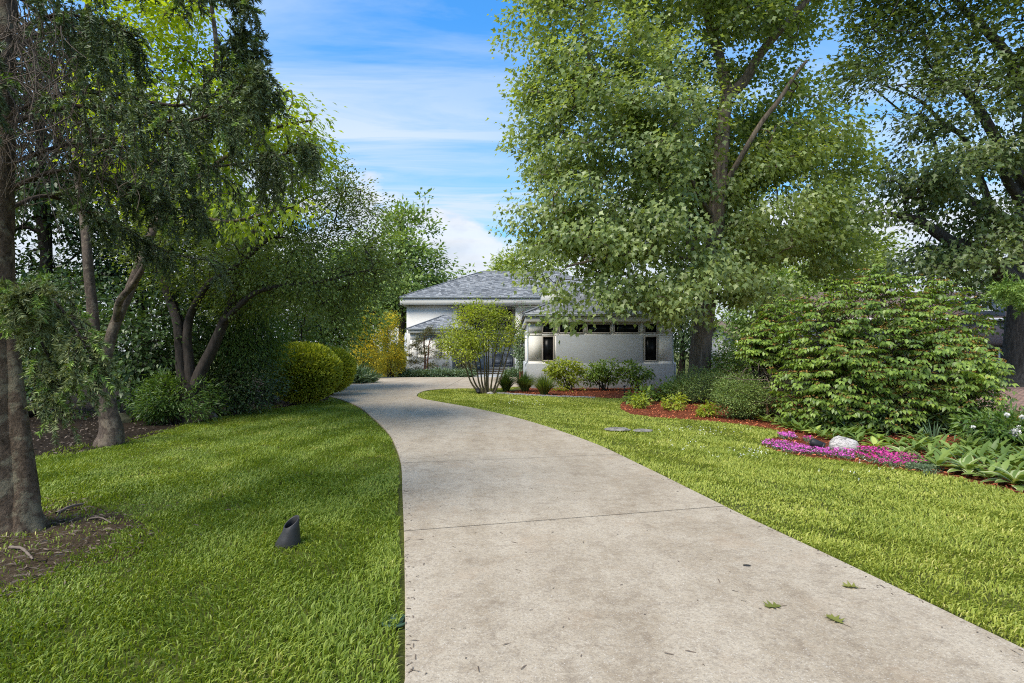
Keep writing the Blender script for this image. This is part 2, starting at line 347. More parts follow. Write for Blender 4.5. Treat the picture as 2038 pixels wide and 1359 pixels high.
def bevel(o, w=0.01, seg=2):
    m = o.modifiers.new('bevel', 'BEVEL'); m.width = w; m.segments = seg; m.limit_method = 'ANGLE'; m.angle_limit = radians(40)
    return o
def prism(name, poly, z0, z1, mat, parent=None, kind=None):
    poly = [tuple(p[:2]) for p in poly]; n = len(poly)
    area = sum(poly[i][0] * poly[(i + 1) % n][1] - poly[(i + 1) % n][0] * poly[i][1] for i in range(n))
    if area < 0: poly = poly[::-1]
    V = [(x, y, z0) for x, y in poly] + [(x, y, z1) for x, y in poly]
    off = origin(parent) if parent is not None else np.zeros(3)
    me = bpy.data.meshes.new(name)
    me.from_pydata([tuple(np.array(v) - off) for v in V], [], [list(range(n, 2 * n))] + [[i, (i + 1) % n, n + (i + 1) % n, n + i] for i in range(n)])
    me.update()
    return link(name, me, mat, parent, kind)
def sheet(name, poly, z, mat, parent=None, kind=None):
    poly = [tuple(p[:2]) for p in poly]; n = len(poly)
    area = sum(poly[i][0] * poly[(i + 1) % n][1] - poly[(i + 1) % n][0] * poly[i][1] for i in range(n))
    if area < 0: poly = poly[::-1]
    me = bpy.data.meshes.new(name); me.from_pydata([(x, y, z) for x, y in poly], [], [list(range(n))]); me.update()
    return link(name, me, mat, parent, kind)
def spline(pts, n):
    """Catmull-Rom through pts, n samples per span"""
    p = np.asarray(pts, dtype=float)
    if len(p) < 3: return np.array([p[0] + (p[-1] - p[0]) * t for t in np.linspace(0, 1, n + 1)])
    q = np.vstack([2 * p[0] - p[1], p, 2 * p[-1] - p[-2]]); out = []
    for i in range(1, len(q) - 2):
        for t in np.arange(n) / n:
            a, b, c, d = q[i - 1], q[i], q[i + 1], q[i + 2]
            out.append(0.5 * ((2 * b) + (-a + c) * t + (2 * a - 5 * b + 4 * c - d) * t * t + (-a + 3 * b - 3 * c + d) * t ** 3))
    out.append(p[-1]); return np.array(out)
def unit(v): return v / np.maximum(np.linalg.norm(v, axis=-1, keepdims=True), 1e-9)
def tubes(Pp, Rr, k=5):
    """Pp (N,m,3), Rr (N,m) -> V, F4 of N open tubes"""
    Pp = np.asarray(Pp, float); Rr = np.asarray(Rr, float); N, m, _ = Pp.shape
    T = np.empty_like(Pp); T[:, 1:-1] = Pp[:, 2:] - Pp[:, :-2]; T[:, 0] = Pp[:, 1] - Pp[:, 0]; T[:, -1] = Pp[:, -1] - Pp[:, -2]
    T = unit(T); ref = np.where(np.abs(T[:, :1, 2:3]) > 0.8, np.array([1.0, 0.13, 0]), np.array([0.05, 0, 1.0]))
    A = unit(np.cross(T, np.broadcast_to(ref, T.shape))); B = np.cross(T, A)
    an = np.arange(k) * 2 * pi / k
    V = Pp[:, :, None] + Rr[:, :, None, None] * (A[:, :, None] * np.cos(an)[None, None, :, None] + B[:, :, None] * np.sin(an)[None, None, :, None])
    i = np.arange(N)[:, None, None] * m * k; j = np.arange(m - 1)[None, :, None] * k; a = np.arange(k)[None, None, :]; a2 = (a + 1) % k
    Fq = np.stack(np.broadcast_arrays(i + j + a, i + j + a2, i + j + k + a2, i + j + k + a), -1).reshape(-1, 4)
    return V.reshape(-1, 3), Fq
def limb_mesh(limbs, k=12, rough=0.06, rng=R0, flare=True):
    Vs, Fs, n = [], [], 0
    for pts, r0, r1 in limbs:
        c = spline(pts, 8); m = len(c); t = np.linspace(0, 1, m); r = r0 + (r1 - r0) * t
        if flare and c[0][2] < 0.3: r = r * (1 + 0.55 * np.exp(-(c[:, 2] - c[0][2]) / max(0.25, r0 * 0.9)))
        V, Fq = tubes(c[None], r[None], k); V = V.reshape(m, k, 3)
        ph = rng.uniform(0, 6, (6,)); an = np.arange(k) * 2 * pi / k
        bumpy = 1 + rough * (np.sin(3 * an[None] + ph[0] + t[:, None] * 5) + 0.7 * np.sin(5 * an[None] + ph[1] - t[:, None] * 9) + 0.8 * rng.normal(0, 0.5, (m, k)))
        V = c[:, None] + (V - c[:, None]) * bumpy[..., None]
        Vs.append(V.reshape(-1, 3)); Fs.append(Fq + n); n += m * k
    return np.concatenate(Vs), [np.concatenate(Fs)]
def frames(D, Nn):
    """columns: x side, y = D (along leaf), z = normal"""
    D = unit(D); X = unit(np.cross(D, Nn)); Z = np.cross(X, D); return np.stack([X, D, Z], -1)
def scatter(tv, tf, pos_, Rm, s, rng=R0, rn=None):
    tv = np.asarray(tv, float); tf = np.asarray(tf); N = len(pos_); m = len(tv)
    s = np.asarray(s, float)
    V = np.einsum('nij,mj->nmi', Rm, tv) * (s[:, None, None] if s.ndim == 1 else s[:, None, :]) + np.asarray(pos_)[:, None]
    Fq = (tf[None] + (np.arange(N) * m)[:, None, None]).reshape(-1, tf.shape[1])
    r = rng.random(N) if rn is None else rn
    return V.reshape(-1, 3), Fq, np.repeat(r, m)
# leaf templates: y along the midrib, length 1, slight fold and droop
L_MAPLE = ([(0, -.06, 0), (-.50, .36, .05), (-.20, .52, -.03), (0, 1.0, -.12), (.20, .52, -.03), (.50, .36, .05)], [(0, 1, 2), (0, 2, 3), (0, 3, 4), (0, 4, 5)])
L_OVAL = ([(0, 0, 0), (-.27, .32, .07), (-.23, .68, .03), (0, 1, -.10), (.23, .68, .03), (.27, .32, .07), (0, .5, -.02)], [(0, 6, 1), (1, 6, 2), (2, 6, 3), (3, 6, 4), (4, 6, 5), (5, 6, 0)])
L_MID = ([(0, 0, 0), (-.27, .42, .07), (0, 1, -.10), (.27, .42, .07), (0, .45, -.02)], [(0, 4, 1), (1, 4, 2), (2, 4, 3), (3, 4, 0)])
L_SIMPLE = ([(0, 0, 0), (-.26, .45, .05), (0, 1, -.08), (.26, .45, .05)], [(0, 2, 1), (0, 3, 2)])
L_LONG = ([(0, 0, 0), (-.13, .35, .03), (0, 1, -.15), (.13, .35, .03)], [(0, 2, 1), (0, 3, 2)])
L_OAK = ([(0, 0, 0), (-.36, .45, .05), (-.12, .60, 0), (0, 1.0, -.1), (.12, .60, 0), (.36, .45, .05)], [(0, 1, 2), (0, 2, 3), (0, 3, 4), (0, 4, 5)])
def in_poly(x, y, poly):
    poly = np.asarray([p[:2] for p in poly]); c = np.zeros(len(x), bool); j = len(poly) - 1
    for i in range(len(poly)):
        xi, yi = poly[i]; xj, yj = poly[j]
        c ^= ((yi > y) != (yj > y)) & (x < (xj - xi) * (y - yi) / (yj - yi + 1e-12) + xi); j = i
    return c
def snoise(p, f, seed):
    r = np.random.default_rng(seed); v = np.zeros(len(p))
    for _ in range(6):
        w = r.normal(0, 1, p.shape[1]) * f; v += np.sin(p @ w + r.uniform(0, 6.28))
    return v / 2.5
def sample_blobs(blobs, n, rng, shell=0.55, gap=0.0, gapf=1.2, seed=1, ground=0.15):
    vol = np.array([r[0] * r[1] * r[2] for c, r in blobs]) ** 0.8; pk = rng.choice(len(blobs), int(n * 2.2) + 50, p=vol / vol.sum())
    d_ = unit(rng.normal(size=(len(pk), 3))); rad = rng.random(len(pk)) ** (1 / 3.0 * shell)
    C_ = np.array([b[0] for b in blobs])[pk]; Rr = np.array([b[1] for b in blobs])[pk]
    p = C_ + d_ * rad[:, None] * Rr; ok = p[:, 2] > ground
    if gap > 0: ok &= snoise(p, gapf, seed) > -1.2 + gap
    p = p[ok][:n]; return p

def grow(limbs, clumps, rng, sag=0.08, skip=0.25):
    """joins every clump to the nearest wood already there; returns edge tubes"""
    nodes = []; start = []
    for pts, r0, r1 in limbs:
        c = spline(pts, 6); i0 = int(len(c) * skip) if c[0][2] < 0.3 else 0
        nodes.append(c[i0:])
    base = np.concatenate(nodes); nb = len(base); N = len(clumps)
    d0 = np.array([np.min(np.sum((base - c) ** 2, 1)) for c in clumps]); order = np.argsort(d0)
    nodes = np.zeros((nb + 2 * N, 3)); nodes[:nb] = base; par = -np.ones(nb + 2 * N, int); cnt = nb
    edges = []
    for ci in order:
        c = clumps[ci]; dl = nodes[:cnt] - c; dd = np.sum(dl ** 2, 1) + 0.6 * np.maximum(dl[:, 2], 0) ** 2
        a = int(np.argmin(dd)); A = nodes[a]; L = np.linalg.norm(c - A)
        mid = (A + c) / 2 + rng.normal(0, 0.07, 3) * L + np.array([0, 0, sag * L])
        nodes[cnt] = mid; par[cnt] = a; nodes[cnt + 1] = c; par[cnt + 1] = cnt; edges.append((a, cnt, cnt + 1)); cnt += 2
    w = np.zeros(cnt); w[nb + 1::2] = 1
    for i in range(cnt - 1, nb - 1, -1):
        w[par[i]] += w[i] if par[i] >= 0 else 0
    e = np.array(edges); return nodes[e], w[e]

def foliage_at(clumps, outdir, per, cr, leaf, size, rng, droop=0.5, upn=0.8, flat=0.7, szvar=0.3, spread=0.8):
    N = len(clumps); p = np.repeat(clumps, per, 0); od = np.repeat(outdir, per, 0)
    off = rng.normal(0, 1, p.shape) * cr * np.array([1, 1, flat]); p = p + off
    D = unit(off) * spread + od * 0.7 + rng.normal(0, 0.45, p.shape) + np.array([0, 0, -droop])
    Nn = rng.normal(0, 0.42, p.shape) + od * 0.55 + np.array([0, 0, upn])
    s = size * (1 - szvar + 2 * szvar * rng.random(len(p)))
    return p, frames(D, Nn), s
def tree(name, label, cat, base, limbs, blobs, leaf, size, n_clump, per, cr, lm, bm, seed, group=None, gap=0.0, gapf=0.8, shell=0.6, droop=0.5, upn=0.8,
         flat=0.7, rtip=0.006, trunk_k=12, trunk_name='trunk', crown_name='crown', leaf_parts=0, branches=True, sub=1, ms=(.45, .45, .2), sag=0.08, spread=0.8, ground=0.15, maxr=0.09):
    rng = np.random.default_rng(seed); root = thing(name, label, cat, base, group)
    if limbs:
        V, Fq = limb_mesh(limbs, trunk_k, rng=rng); put(trunk_name, V, Fq, bm, root, smooth=True)
    cl = sample_blobs(blobs, max(1, n_clump // sub), rng, shell, gap, gapf, seed, ground)
    if sub > 1: cl = np.repeat(cl, sub, 0) + rng.normal(0, 1, (len(cl) * sub, 3)) * np.array(ms)
    cen = np.mean([b[0] for b in blobs], 0)
    if branches and limbs:
        E, w = grow(limbs, cl, rng, sag); rr = np.minimum(rtip * np.maximum(w, 1) ** 0.48, maxr)
        V, Fq = tubes(E, rr, 3); put('branches', V, [Fq], bm, root, smooth=True, kind='stuff')
    od = unit(cl - cen + np.array([0, 0, 0.0]))
    p, Rm, s = foliage_at(cl, od, per, cr, leaf, size, rng, droop, upn, flat, spread=spread)
    ok = p[:, 2] > 0.03; p, Rm, s = p[ok], Rm[ok], s[ok]
    if leaf_parts:
        dist = np.linalg.norm(p - np.array([0, 0, EYE]), axis=1); sc = s / dist
        vis = (np.abs(p[:, 0] / p[:, 1]) < 0.9) & ((p[:, 2] - EYE) / p[:, 1] < 0.61); sc = np.where(vis, sc, 0)
        pick = np.argsort(-sc)[:leaf_parts]; leaf_objects(root, leaf, p[pick], Rm[pick], s[pick], lm, rng)
        keep = np.ones(len(p), bool); keep[pick] = False; p, Rm, s = p[keep], Rm[keep], s[keep]
    lf = L_MID if leaf is L_OVAL else leaf
    V, Ft, r = scatter(lf[0], lf[1], p, Rm, s, rng); put(crown_name, V, [Ft], lm, root, r, kind='stuff')
    return root
def leaf_objects(root, leaf, p, Rm, s, lm, rng, variants=6, name='leaf'):
    off = origin(root); ms = []
    for i in range(variants):
        me = mesh_np(name, np.array(leaf[0]), [np.array(leaf[1])], np.full(len(leaf[0]), (i + 0.5) / variants)); me.materials.append(MATS[lm]); ms.append(me)
    for i in range(len(p)):
        o = bpy.data.objects.new(name, ms[int(rng.integers(variants))]); COL.objects.link(o); o.parent = root
        M = mathutils.Matrix(Rm[i].tolist()).to_4x4(); M = mathutils.Matrix.Translation(tuple(p[i] - off)) @ M @ mathutils.Matrix.Scale(float(s[i]), 4)
        o.matrix_basis = M

# ------------------------------------------------------------------ ground, driveway, beds
gr = MB(); gr.quad((-1500, -300, -0.010), (1500, -300, -0.010), (1500, 2500, -0.010), (-1500, 2500, -0.010))
g = gr.build('ground', 'lawn_soil', None, 'structure'); tag(g, 'grassy open ground under and beyond the garden')

DL = [(806, 1700), (806, 1359), (806, 1200), (804, 1062), (801, 985), (798, 925), (787, 889), (772, 862), (745, 835), (716, 812), (690, 800), (664, 792), (655, 788), (658, 782), (672, 773), (700, 763), (728, 755), (742, 751.5)]
DR = [(2900, 1700), (2160, 1359), (2038, 1300), (1700, 1135), (1440, 1011), (1280, 931), (1170, 880), (1046, 838), (950, 815), (880, 802), (842, 795), (829, 789), (834, 783), (852, 777.5), (890, 774.5), (940, 773.5), (985, 773.5), (1032, 770)]
dl = [G(*p) for p in DL]; dr = [G(*p) for p in DR]
FAR_L = G(742, 751.5); FAR_R = np.array([G(1062, 751.5)[0], FAR_L[1], 0]); 
def interp_edge(edge, n=6): return spline(np.array(edge), n)
eL = interp_edge(dl[1:], 6); eR = interp_edge(dr[1:12], 6); eI = interp_edge(dr[11:], 6)
def cut_at(edge, p0, p1):
    """point and index where the joint line crosses the edge"""
    dd = np.array(p1[:2]) - np.array(p0[:2]); nn = np.array([-dd[1], dd[0]]); sgn = (edge[:, :2] - np.array(p0[:2])) @ nn
    i = np.where(sgn[:-1] * sgn[1:] <= 0)[0][0]; t = sgn[i] / (sgn[i] - sgn[i + 1] + 1e-12)
    return i, edge[i] + (edge[i + 1] - edge[i]) * t
joints = [((812, 1062), (1435, 1013)), ((800, 925), (1290, 905)), ((775, 866), (1060, 852)), ((725, 809), (882, 805))]
drv = thing('driveway', 'pale stained concrete driveway curving up to the house', None, (0, 3, 0), kind='structure')
prev = None; GAP = 0.009
startL, startR = 0, 0; pl, pr = np.array([dl[0][0], 1.0, 0]), np.array([2.6, 1.0, 0])
def slab(poly): 
    o = prism('slab', poly, -0.012, 0.028, 'concrete', drv); return bevel(o, 0.006, 1)
for (a, b) in joints:
    A, B = G(*a), G(*b); dv = unit(B - A); nv = np.array([-dv[1], dv[0], 0])
    iL, qL = cut_at(eL, A, B); iR, qR = cut_at(eR, A, B)
    if prev is None: left = [pl] + list(eL[:iL + 1]) + [qL - nv * GAP]; right = [pr] + list(eR[:iR + 1]) + [qR - nv * GAP]
    else: left = [prev[0]] + list(eL[prev[2] + 1:iL + 1]) + [qL - nv * GAP]; right = [prev[1]] + list(eR[prev[3] + 1:iR + 1]) + [qR - nv * GAP]
    slab(left + right[::-1]); prev = (qL + nv * GAP, qR + nv * GAP, iL, iR)
# apron in front of the house: three slabs
JY = G(950, 766)[1]
left = [prev[0]] + list(eL[prev[2] + 1:]); right = [prev[1]] + list(eR[prev[3] + 1:]) + [q for q in eI[1:]]
cornerR = np.array([right[-1][0], FAR_L[1], 0])
xs = G(900, 766)[0]
k_ = int(np.argmin(np.abs(np.array([q[0] for q in eI]) - xs)));
kx = eI[k_][0]
west = left + [np.array([kx - GAP, FAR_L[1], 0])] + [np.array([kx - GAP, eI[k_][1], 0])] + list(eI[1:k_][::-1]) + list(eR[prev[3] + 1:][::-1]) + [prev[1]]
slab(west)
east = [np.array([kx + GAP, eI[k_][1], 0])] + list(eI[k_ + 1:]) + [np.array([0.35, eI[-1][1] + 0.4, 0]), np.array([0.35, FAR_L[1], 0]), np.array([kx + GAP, FAR_L[1], 0])]
slab(east)
DRIVE_POLY = [pl] + list(eL) + [np.array([0.35, FAR_L[1], 0]), np.array([0.35, eI[-1][1] + .4, 0])] + list(eI[::-1]) + list(eR[::-1]) + [pr]
# joint bottoms and driveway bed
dbed = sheet('driveway_bed', DRIVE_POLY, -0.006, 'soil', None, 'structure'); tag(dbed, 'dark earth showing in the driveway joints')

BED_L = [(-900, 925), (60, 912), (150, 903), (215, 890), (300, 868), (370, 845), (430, 832), (500, 820), (560, 812), (610, 803), (650, 797), (662, 785), (700, 762), (740, 748)]
bl = [G(*p) for p in BED_L]
soil_poly = bl + [np.array([-9.5, 44, 0]), np.array([-40, 44, 0]), np.array([-40, bl[0][1], 0])]
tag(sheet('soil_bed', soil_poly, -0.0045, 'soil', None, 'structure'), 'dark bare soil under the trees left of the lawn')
BED_R = [(1050, 788), (1000, 784), (985, 783), (1000, 781), (1036, 773)]
LAWN_R_FAR = [(985, 783), (1050, 787.5), (1105, 789.5), (1150, 791), (1200, 792.5), (1240, 793.5), (1262, 794)]
MULCH = [(1262, 795), (1242, 799), (1233, 806), (1236, 815), (1256, 824), (1300, 831), (1365, 835), (1430, 840), (1490, 847), (1535, 854), (1556, 862), (1548, 870), (1520, 878), (1514, 886), (1540, 897), (1600, 909), (1680, 918), (1770, 932), (1850, 943), (1920, 956), (1990, 974), (2120, 1010)]
mu = [G(*p) for p in MULCH]; wf = [G(*p) for p in LAWN_R_FAR]
mulch_poly = [wf[0], G(1000, 781), np.array([0.4, 24.2, 0]), np.array([0.4, 27, 0]), np.array([9.5, 27, 0]), np.array([11.5, 16.5, 0]), np.array([13.0, 12.6, 0]), np.array([12.0, 8.0, 0]), mu[-1]] + mu[::-1] + wf[::-1][:-1]
tag(sheet('mulch_bed', mulch_poly, -0.002, 'mulch_base', None, 'structure'), 'red bark mulch bed curving round the lawn')
LAWN_L = [pl] + list(eL[:len(eL) - 30]) ; LAWN_L = [np.array([-9, 1.0, 0]), pl + np.array([-.03, 0, 0])] + [q + np.array([-0.03 - .03 * random.random(), 0, 0]) for q in eL if q[1] < G(655, 790)[1]] + bl[::-1][3:]
LAWN_R = [np.array([12, 1.0, 0]), pr] + [q + np.array([0.01 + .035 * random.random(), 0, 0]) for q in eR] + [q + np.array([0.03, -0.03, 0]) for q in eI] + [G(1000, 781)] + wf + mu + [np.array([12, 6, 0])]
# bark chips over the mulch
rng = np.random.default_rng(11)
n = 42000; x = rng.uniform(-1, 13, n); y = 5.6 + (26.5 - 5.6) * rng.random(n) ** 1.25; ok = in_poly(x, y, mulch_poly); x, y = x[ok], y[ok]
p = np.stack([x, y, rng.uniform(0.006, 0.035, len(x))], -1); a = rng.uniform(0, 2 * pi, len(x))
D = np.stack([np.cos(a), np.sin(a), rng.normal(0, .3, len(x))], -1); Nn = np.stack([rng.normal(0, .4, len(x)), rng.normal(0, .4, len(x)), np.ones(len(x))], -1)
chip = ([(-.5, -.18, 0), (.5, -.2, .05), (.45, .18, .02), (-.5, .2, .08)], [(0, 1, 2), (0, 2, 3)])
V, Ft, r = scatter(chip[0], chip[1], p, frames(D, Nn), rng.uniform(.022, .06, len(x)), rng)
tag(put('bark_mulch', V, [Ft], 'mulch_chip', None, r, kind='stuff'), 'loose red bark chips spread over the bed', 'mulch')
# bare patch at the foot of the spruce
pp = [(-60, 1010), (60, 1000), (130, 992), (200, 1010), (285, 1040), (300, 1075), (255, 1110), (190, 1125), (110, 1150), (60, 1190), (-60, 1230)]
PATCH = list(spline(np.array([G(*q) for q in pp]), 4)); tag(sheet('bare_patch', PATCH, -0.0065, 'litter_soil', None, 'structure'), 'bare needle-strewn earth at the foot of the spruce')

# ------------------------------------------------------------------ grass
def lawn(name, poly, mat, label, seed, dens0, hmul=1.0, edge_short=True):
    rng = np.random.default_rng(seed); Ps = []; Ws = []; Hs = []
    poly2 = np.asarray([q[:2] for q in poly]); xmin, xmax = poly2[:, 0].min(), poly2[:, 0].max(); ymax = poly2[:, 1].max()
    Y = 1.9
    while Y < ymax:
        Y1 = Y * 1.12; x0, x1 = max(xmin, -1.0 * Y1 - 1.0), min(xmax, 1.0 * Y1 + 1.0)
        dn = dens0 * min(1.0, (4.2 / Y) ** 1.35); n = max(0, int(dn * (Y1 - Y) * (x1 - x0)))
        if n == 0: Y = Y1; continue
        x = rng.uniform(x0, x1, n); y = rng.uniform(Y, Y1, n); ok = in_poly(x, y, poly2); x, y = x[ok], y[ok]
        Ps.append(np.stack([x, y, np.zeros(len(x))], -1)); Ws.append(np.full(len(x), 0.0046 * max(1, (Y / 4.2) ** 0.72))); Y = Y1
    p = np.concatenate(Ps); w = np.concatenate(Ws); n = len(p)
    keep = np.ones(n, bool)
    pa_ = np.array([q_[:2] for q_ in PATCH]); pc_ = (pa_.min(0) + pa_.max(0)) / 2; pr_ = (pa_.max(0) - pa_.min(0)) / 2; pn = snoise(p[:, :2], 4.0, 3); rd_ = np.hypot(*((p[:, :2] - pc_) / pr_).T) + .14 * pn; keep &= ~(rng.random(n) < np.clip(2.5 - 2.4 * rd_, 0, .93))
    cl = snoise(p[:, :2], 9.0, seed + 1) ; keep &= rng.random(n) < np.clip(0.85 + 0.25 * cl, 0.45, 1)
    for u_, v_, r_ in ((1229, 858, .24), (1279, 860, .19)): q_ = G(u_, v_); keep &= np.hypot((p[:, 0] - q_[0]), (p[:, 1] - q_[1]) * 1.25) > r_
    p, w = p[keep], w[keep]; n = len(p)
    hgt = (0.025 + 0.022 * rng.random(n)) * hmul * (1 + 0.22 * snoise(p[:, :2], 2.2, seed + 2)) * np.where(rng.random(n) < 0.05, 1.7, 1)
    a = snoise(p[:, :2], 3.5, seed + 4) * 1.6 + rng.normal(0, 1.1, n); lean = rng.uniform(0.25, 1.15, n)
    dirv = np.stack([np.cos(a), np.sin(a), np.zeros(n)], -1); ta = rng.uniform(0, 2 * pi, n); side = np.stack([np.cos(ta), np.sin(ta), np.zeros(n)], -1) * w[:, None]
    up = np.array([0, 0, 1.0])
    m1 = p + dirv * (hgt * lean * 0.28)[:, None] + up * (hgt * 0.62)[:, None]; tip = p + dirv * (hgt * lean)[:, None] + up * (hgt * (1.05 - 0.3 * lean))[:, None]
    V = np.stack([p - side * .7, p + side * .7, m1 - side, m1 + side, tip], 1).reshape(-1, 3)
    b = np.arange(n)[:, None] * 5; nr = p[:, 1] < 7.5; fb = b[~nr]; V = V.reshape(n, 5, 3); V[~nr, 0] -= side[~nr] * .5; V[~nr, 1] += side[~nr] * .5; V = V.reshape(-1, 3); b = b[nr]; Ft = np.concatenate([b + np.array([[0, 1, 3]]), b + np.array([[0, 3, 2]]), b + np.array([[2, 3, 4]]), fb + np.array([[0, 1, 4]])])
    r = np.clip(rng.random(n) * 0.97 + 0.05 * snoise(p[:, :2], 1.2, seed + 5), 0, 0.94); r = np.where(rng.random(n) < 0.085, 1.0, r)
    o = put(name, V, [Ft], mat, None, np.repeat(r, 5), kind='stuff'); return tag(o, label, 'grass')
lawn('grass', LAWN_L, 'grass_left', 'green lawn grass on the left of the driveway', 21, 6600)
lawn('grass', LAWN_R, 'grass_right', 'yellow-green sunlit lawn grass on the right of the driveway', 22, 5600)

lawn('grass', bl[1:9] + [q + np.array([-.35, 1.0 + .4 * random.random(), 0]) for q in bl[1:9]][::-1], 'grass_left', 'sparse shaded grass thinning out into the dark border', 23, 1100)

# ------------------------------------------------------------------ the house
HX, HY = -1.0, 41.3
house = thing('house', 'low grey stucco house with hipped shingle roofs at the end of the driveway', 'house', (HX, HY, 0))
def wall_grid(mb, x0, x1, z0, z1, y0, y1, holes):
    xs = sorted({x0, x1} | {h[0] for h in holes} | {h[1] for h in holes}); zs = sorted({z0, z1} | {h[2] for h in holes} | {h[3] for h in holes})
    for i in range(len(xs) - 1):
        for j in range(len(zs) - 1):
            cx, cz = (xs[i] + xs[i + 1]) / 2, (zs[j] + zs[j + 1]) / 2
            if any(h[0] < cx < h[1] and h[2] < cz < h[3] for h in holes): continue
            mb.box(xs[i], xs[i + 1], y0, y1, zs[j], zs[j + 1])
def window(x0, x1, z0, z1, y, parent, glass='glass_dark', fm='window_frame', fw=0.055, mull=(), hmull=(), proud=0.025, depth=0.07, sill=False):
    m = MB(); m.box(x0, x0 + fw, y - proud, y + depth, z0, z1); m.box(x1 - fw, x1, y - proud, y + depth, z0, z1)
    m.box(x0 + fw, x1 - fw, y - proud, y + depth, z0, z0 + fw); m.box(x0 + fw, x1 - fw, y - proud, y + depth, z1 - fw, z1)
    for q in mull: m.box(q - fw / 2, q + fw / 2, y - proud * .5, y + depth, z0 + fw, z1 - fw)
    for q in hmull: m.box(x0 + fw, x1 - fw, y - proud * .4, y + depth - .002, q - fw / 2, q + fw / 2)
    if sill: m.box(x0 - 0.04, x1 + 0.04, y - proud - 0.05, y + depth, z0 - 0.05, z0 - 0.001)
    w = bevel(m.build('window', fm, parent), 0.006, 1)
    xs = [x0 + fw] + list(mull) + [x1 - fw]; zs = [z0 + fw] + list(hmull) + [z1 - fw]
    for i in range(len(xs) - 1):
        for j in range(len(zs) - 1):
            MB().box(xs[i], xs[i + 1], y + 0.035, y + 0.045, zs[j], zs[j + 1]).build('pane', glass, w)
    return w
# wing in front
WY = 25.0; WX0, WX1 = 0.73, 7.03
wins = [(1.316, 1.86, 2.40, 2.87), (1.316, 1.86, 1.18, 2.30), (2.06, 3.17, 2.40, 2.85), (3.28, 4.36, 2.40, 2.85), (4.47, 5.60, 2.40, 2.85), (5.80, 6.40, 2.40, 2.87), (5.80, 6.40, 1.18, 2.30)]
m = MB(); wall_grid(m, WX0, WX1, 0, 3.0, WY, WY + 0.22, wins); m.box(WX0, WX0 + .22, WY + .22, 38.5, 0, 3.0); m.box(WX1 - .22, WX1, WY + .22, 38.5, 0, 3.0)
m.build('wall', 'stucco', house)
m = MB(); m.box(WX0 - .09, WX1 + .09, WY - .09, WY - .001, -0.05, 1.09); m.box(WX0 - .09, WX0 - .001, WY, 38.4, -0.05, 1.085); m.box(WX1 + .001, WX1 + .09, WY, 38.4, -0.05, 1.09)
bevel(m.build('wainscot', 'stucco_blue', house), 0.02, 2)
bevel(MB().box(1.94, 5.73, WY - .06, WY - .0005, 1.095, 2.33).build('panel', 'stucco_blue', house), 0.015, 2)
m = MB(); m.box(WX0 + .3, WX1 - .3, WY + 0.6, WY + .7, 0.2, 2.9).build('interior_dark', 'black_plastic', house)  # black board behind the windows, stands for the unlit room
for w in wins: window(*w, WY, house)
m = MB(); m.box(WX0 - .14, WX1 + .16, WY - .20, WY - .06, 2.91, 3.14); m.box(WX0 - .14, WX0 - .02, WY - .06, 38.4, 2.91, 3.14); m.box(WX1 + .02, WX1 + .16, WY - .06, 38.4, 2.91, 3.14)
m.box(WX0 - .02, WX1 + .02, WY - .06, WY - 0.002, 2.95, 3.10)
bevel(m.build('fascia', 'fascia', house), 0.012, 1)
def gutter(x0, x1, y, z, parent, h=.12, d=.13):
    m = MB(); m.box(x0, x1, y - d, y, z, z + .015); m.box(x0, x1, y - d - .012, y - d, z, z + h); m.box(x0, x1, y - d - .024, y - d - .012, z + h - .03, z + h + .004); m.box(x0, x0 + .012, y - d, y, z + .015, z + h); m.box(x1 - .012, x1, y - d, y, z + .015, z + h)
    return m.build('gutter', 'gutter', parent)
gutter(WX0 - .22, WX1 + .24, WY - .205, 3.145, house, .12, .075)
def shingle_face(a, b, apex_l, apex_r, mb_list, rng, expo=0.15):
    """roof face from the eave a-b up to apex_l-apex_r"""
    a, b, l, r = [np.asarray(q, float) for q in (a, b, apex_l, apex_r)]
    up = ((l + r) / 2 - (a + b) / 2); ex = unit(b - a); up = up - ex * (up @ ex); Ls = np.linalg.norm(up); up = up / Ls; nn = unit(np.cross(ex, up))
    if nn[2] < 0: nn = -nn
    W_ = np.linalg.norm(b - a); la, ra = (l - a) @ ex, (r - a) @ ex; t = 0.0
    while t < Ls - 0.03:
        t1 = min(t + expo, Ls); xl, xr = la * (t / Ls), W_ + (ra - W_) * (t / Ls); x = xl - rng.random() * .3
        while x < xr:
            w = rng.uniform(.16, .36); c0, c1 = max(x, xl), min(x + w - .008, xr)
            if c1 - c0 > .02:
                th = .014 + .006 * rng.random()
                q0, q1 = a + ex * c0 + up * t, a + ex * c1 + up * t; q2, q3 = a + ex * c1 + up * (t1 + .01), a + ex * c0 + up * (t1 + .01)
                mb_list.add([q0, q1, q0 + nn * th, q1 + nn * th, q2 + nn * .003, q3 + nn * .003], [(0, 1, 3, 2), (2, 3, 4, 5)], rng.random())
            x += w
        t = t1
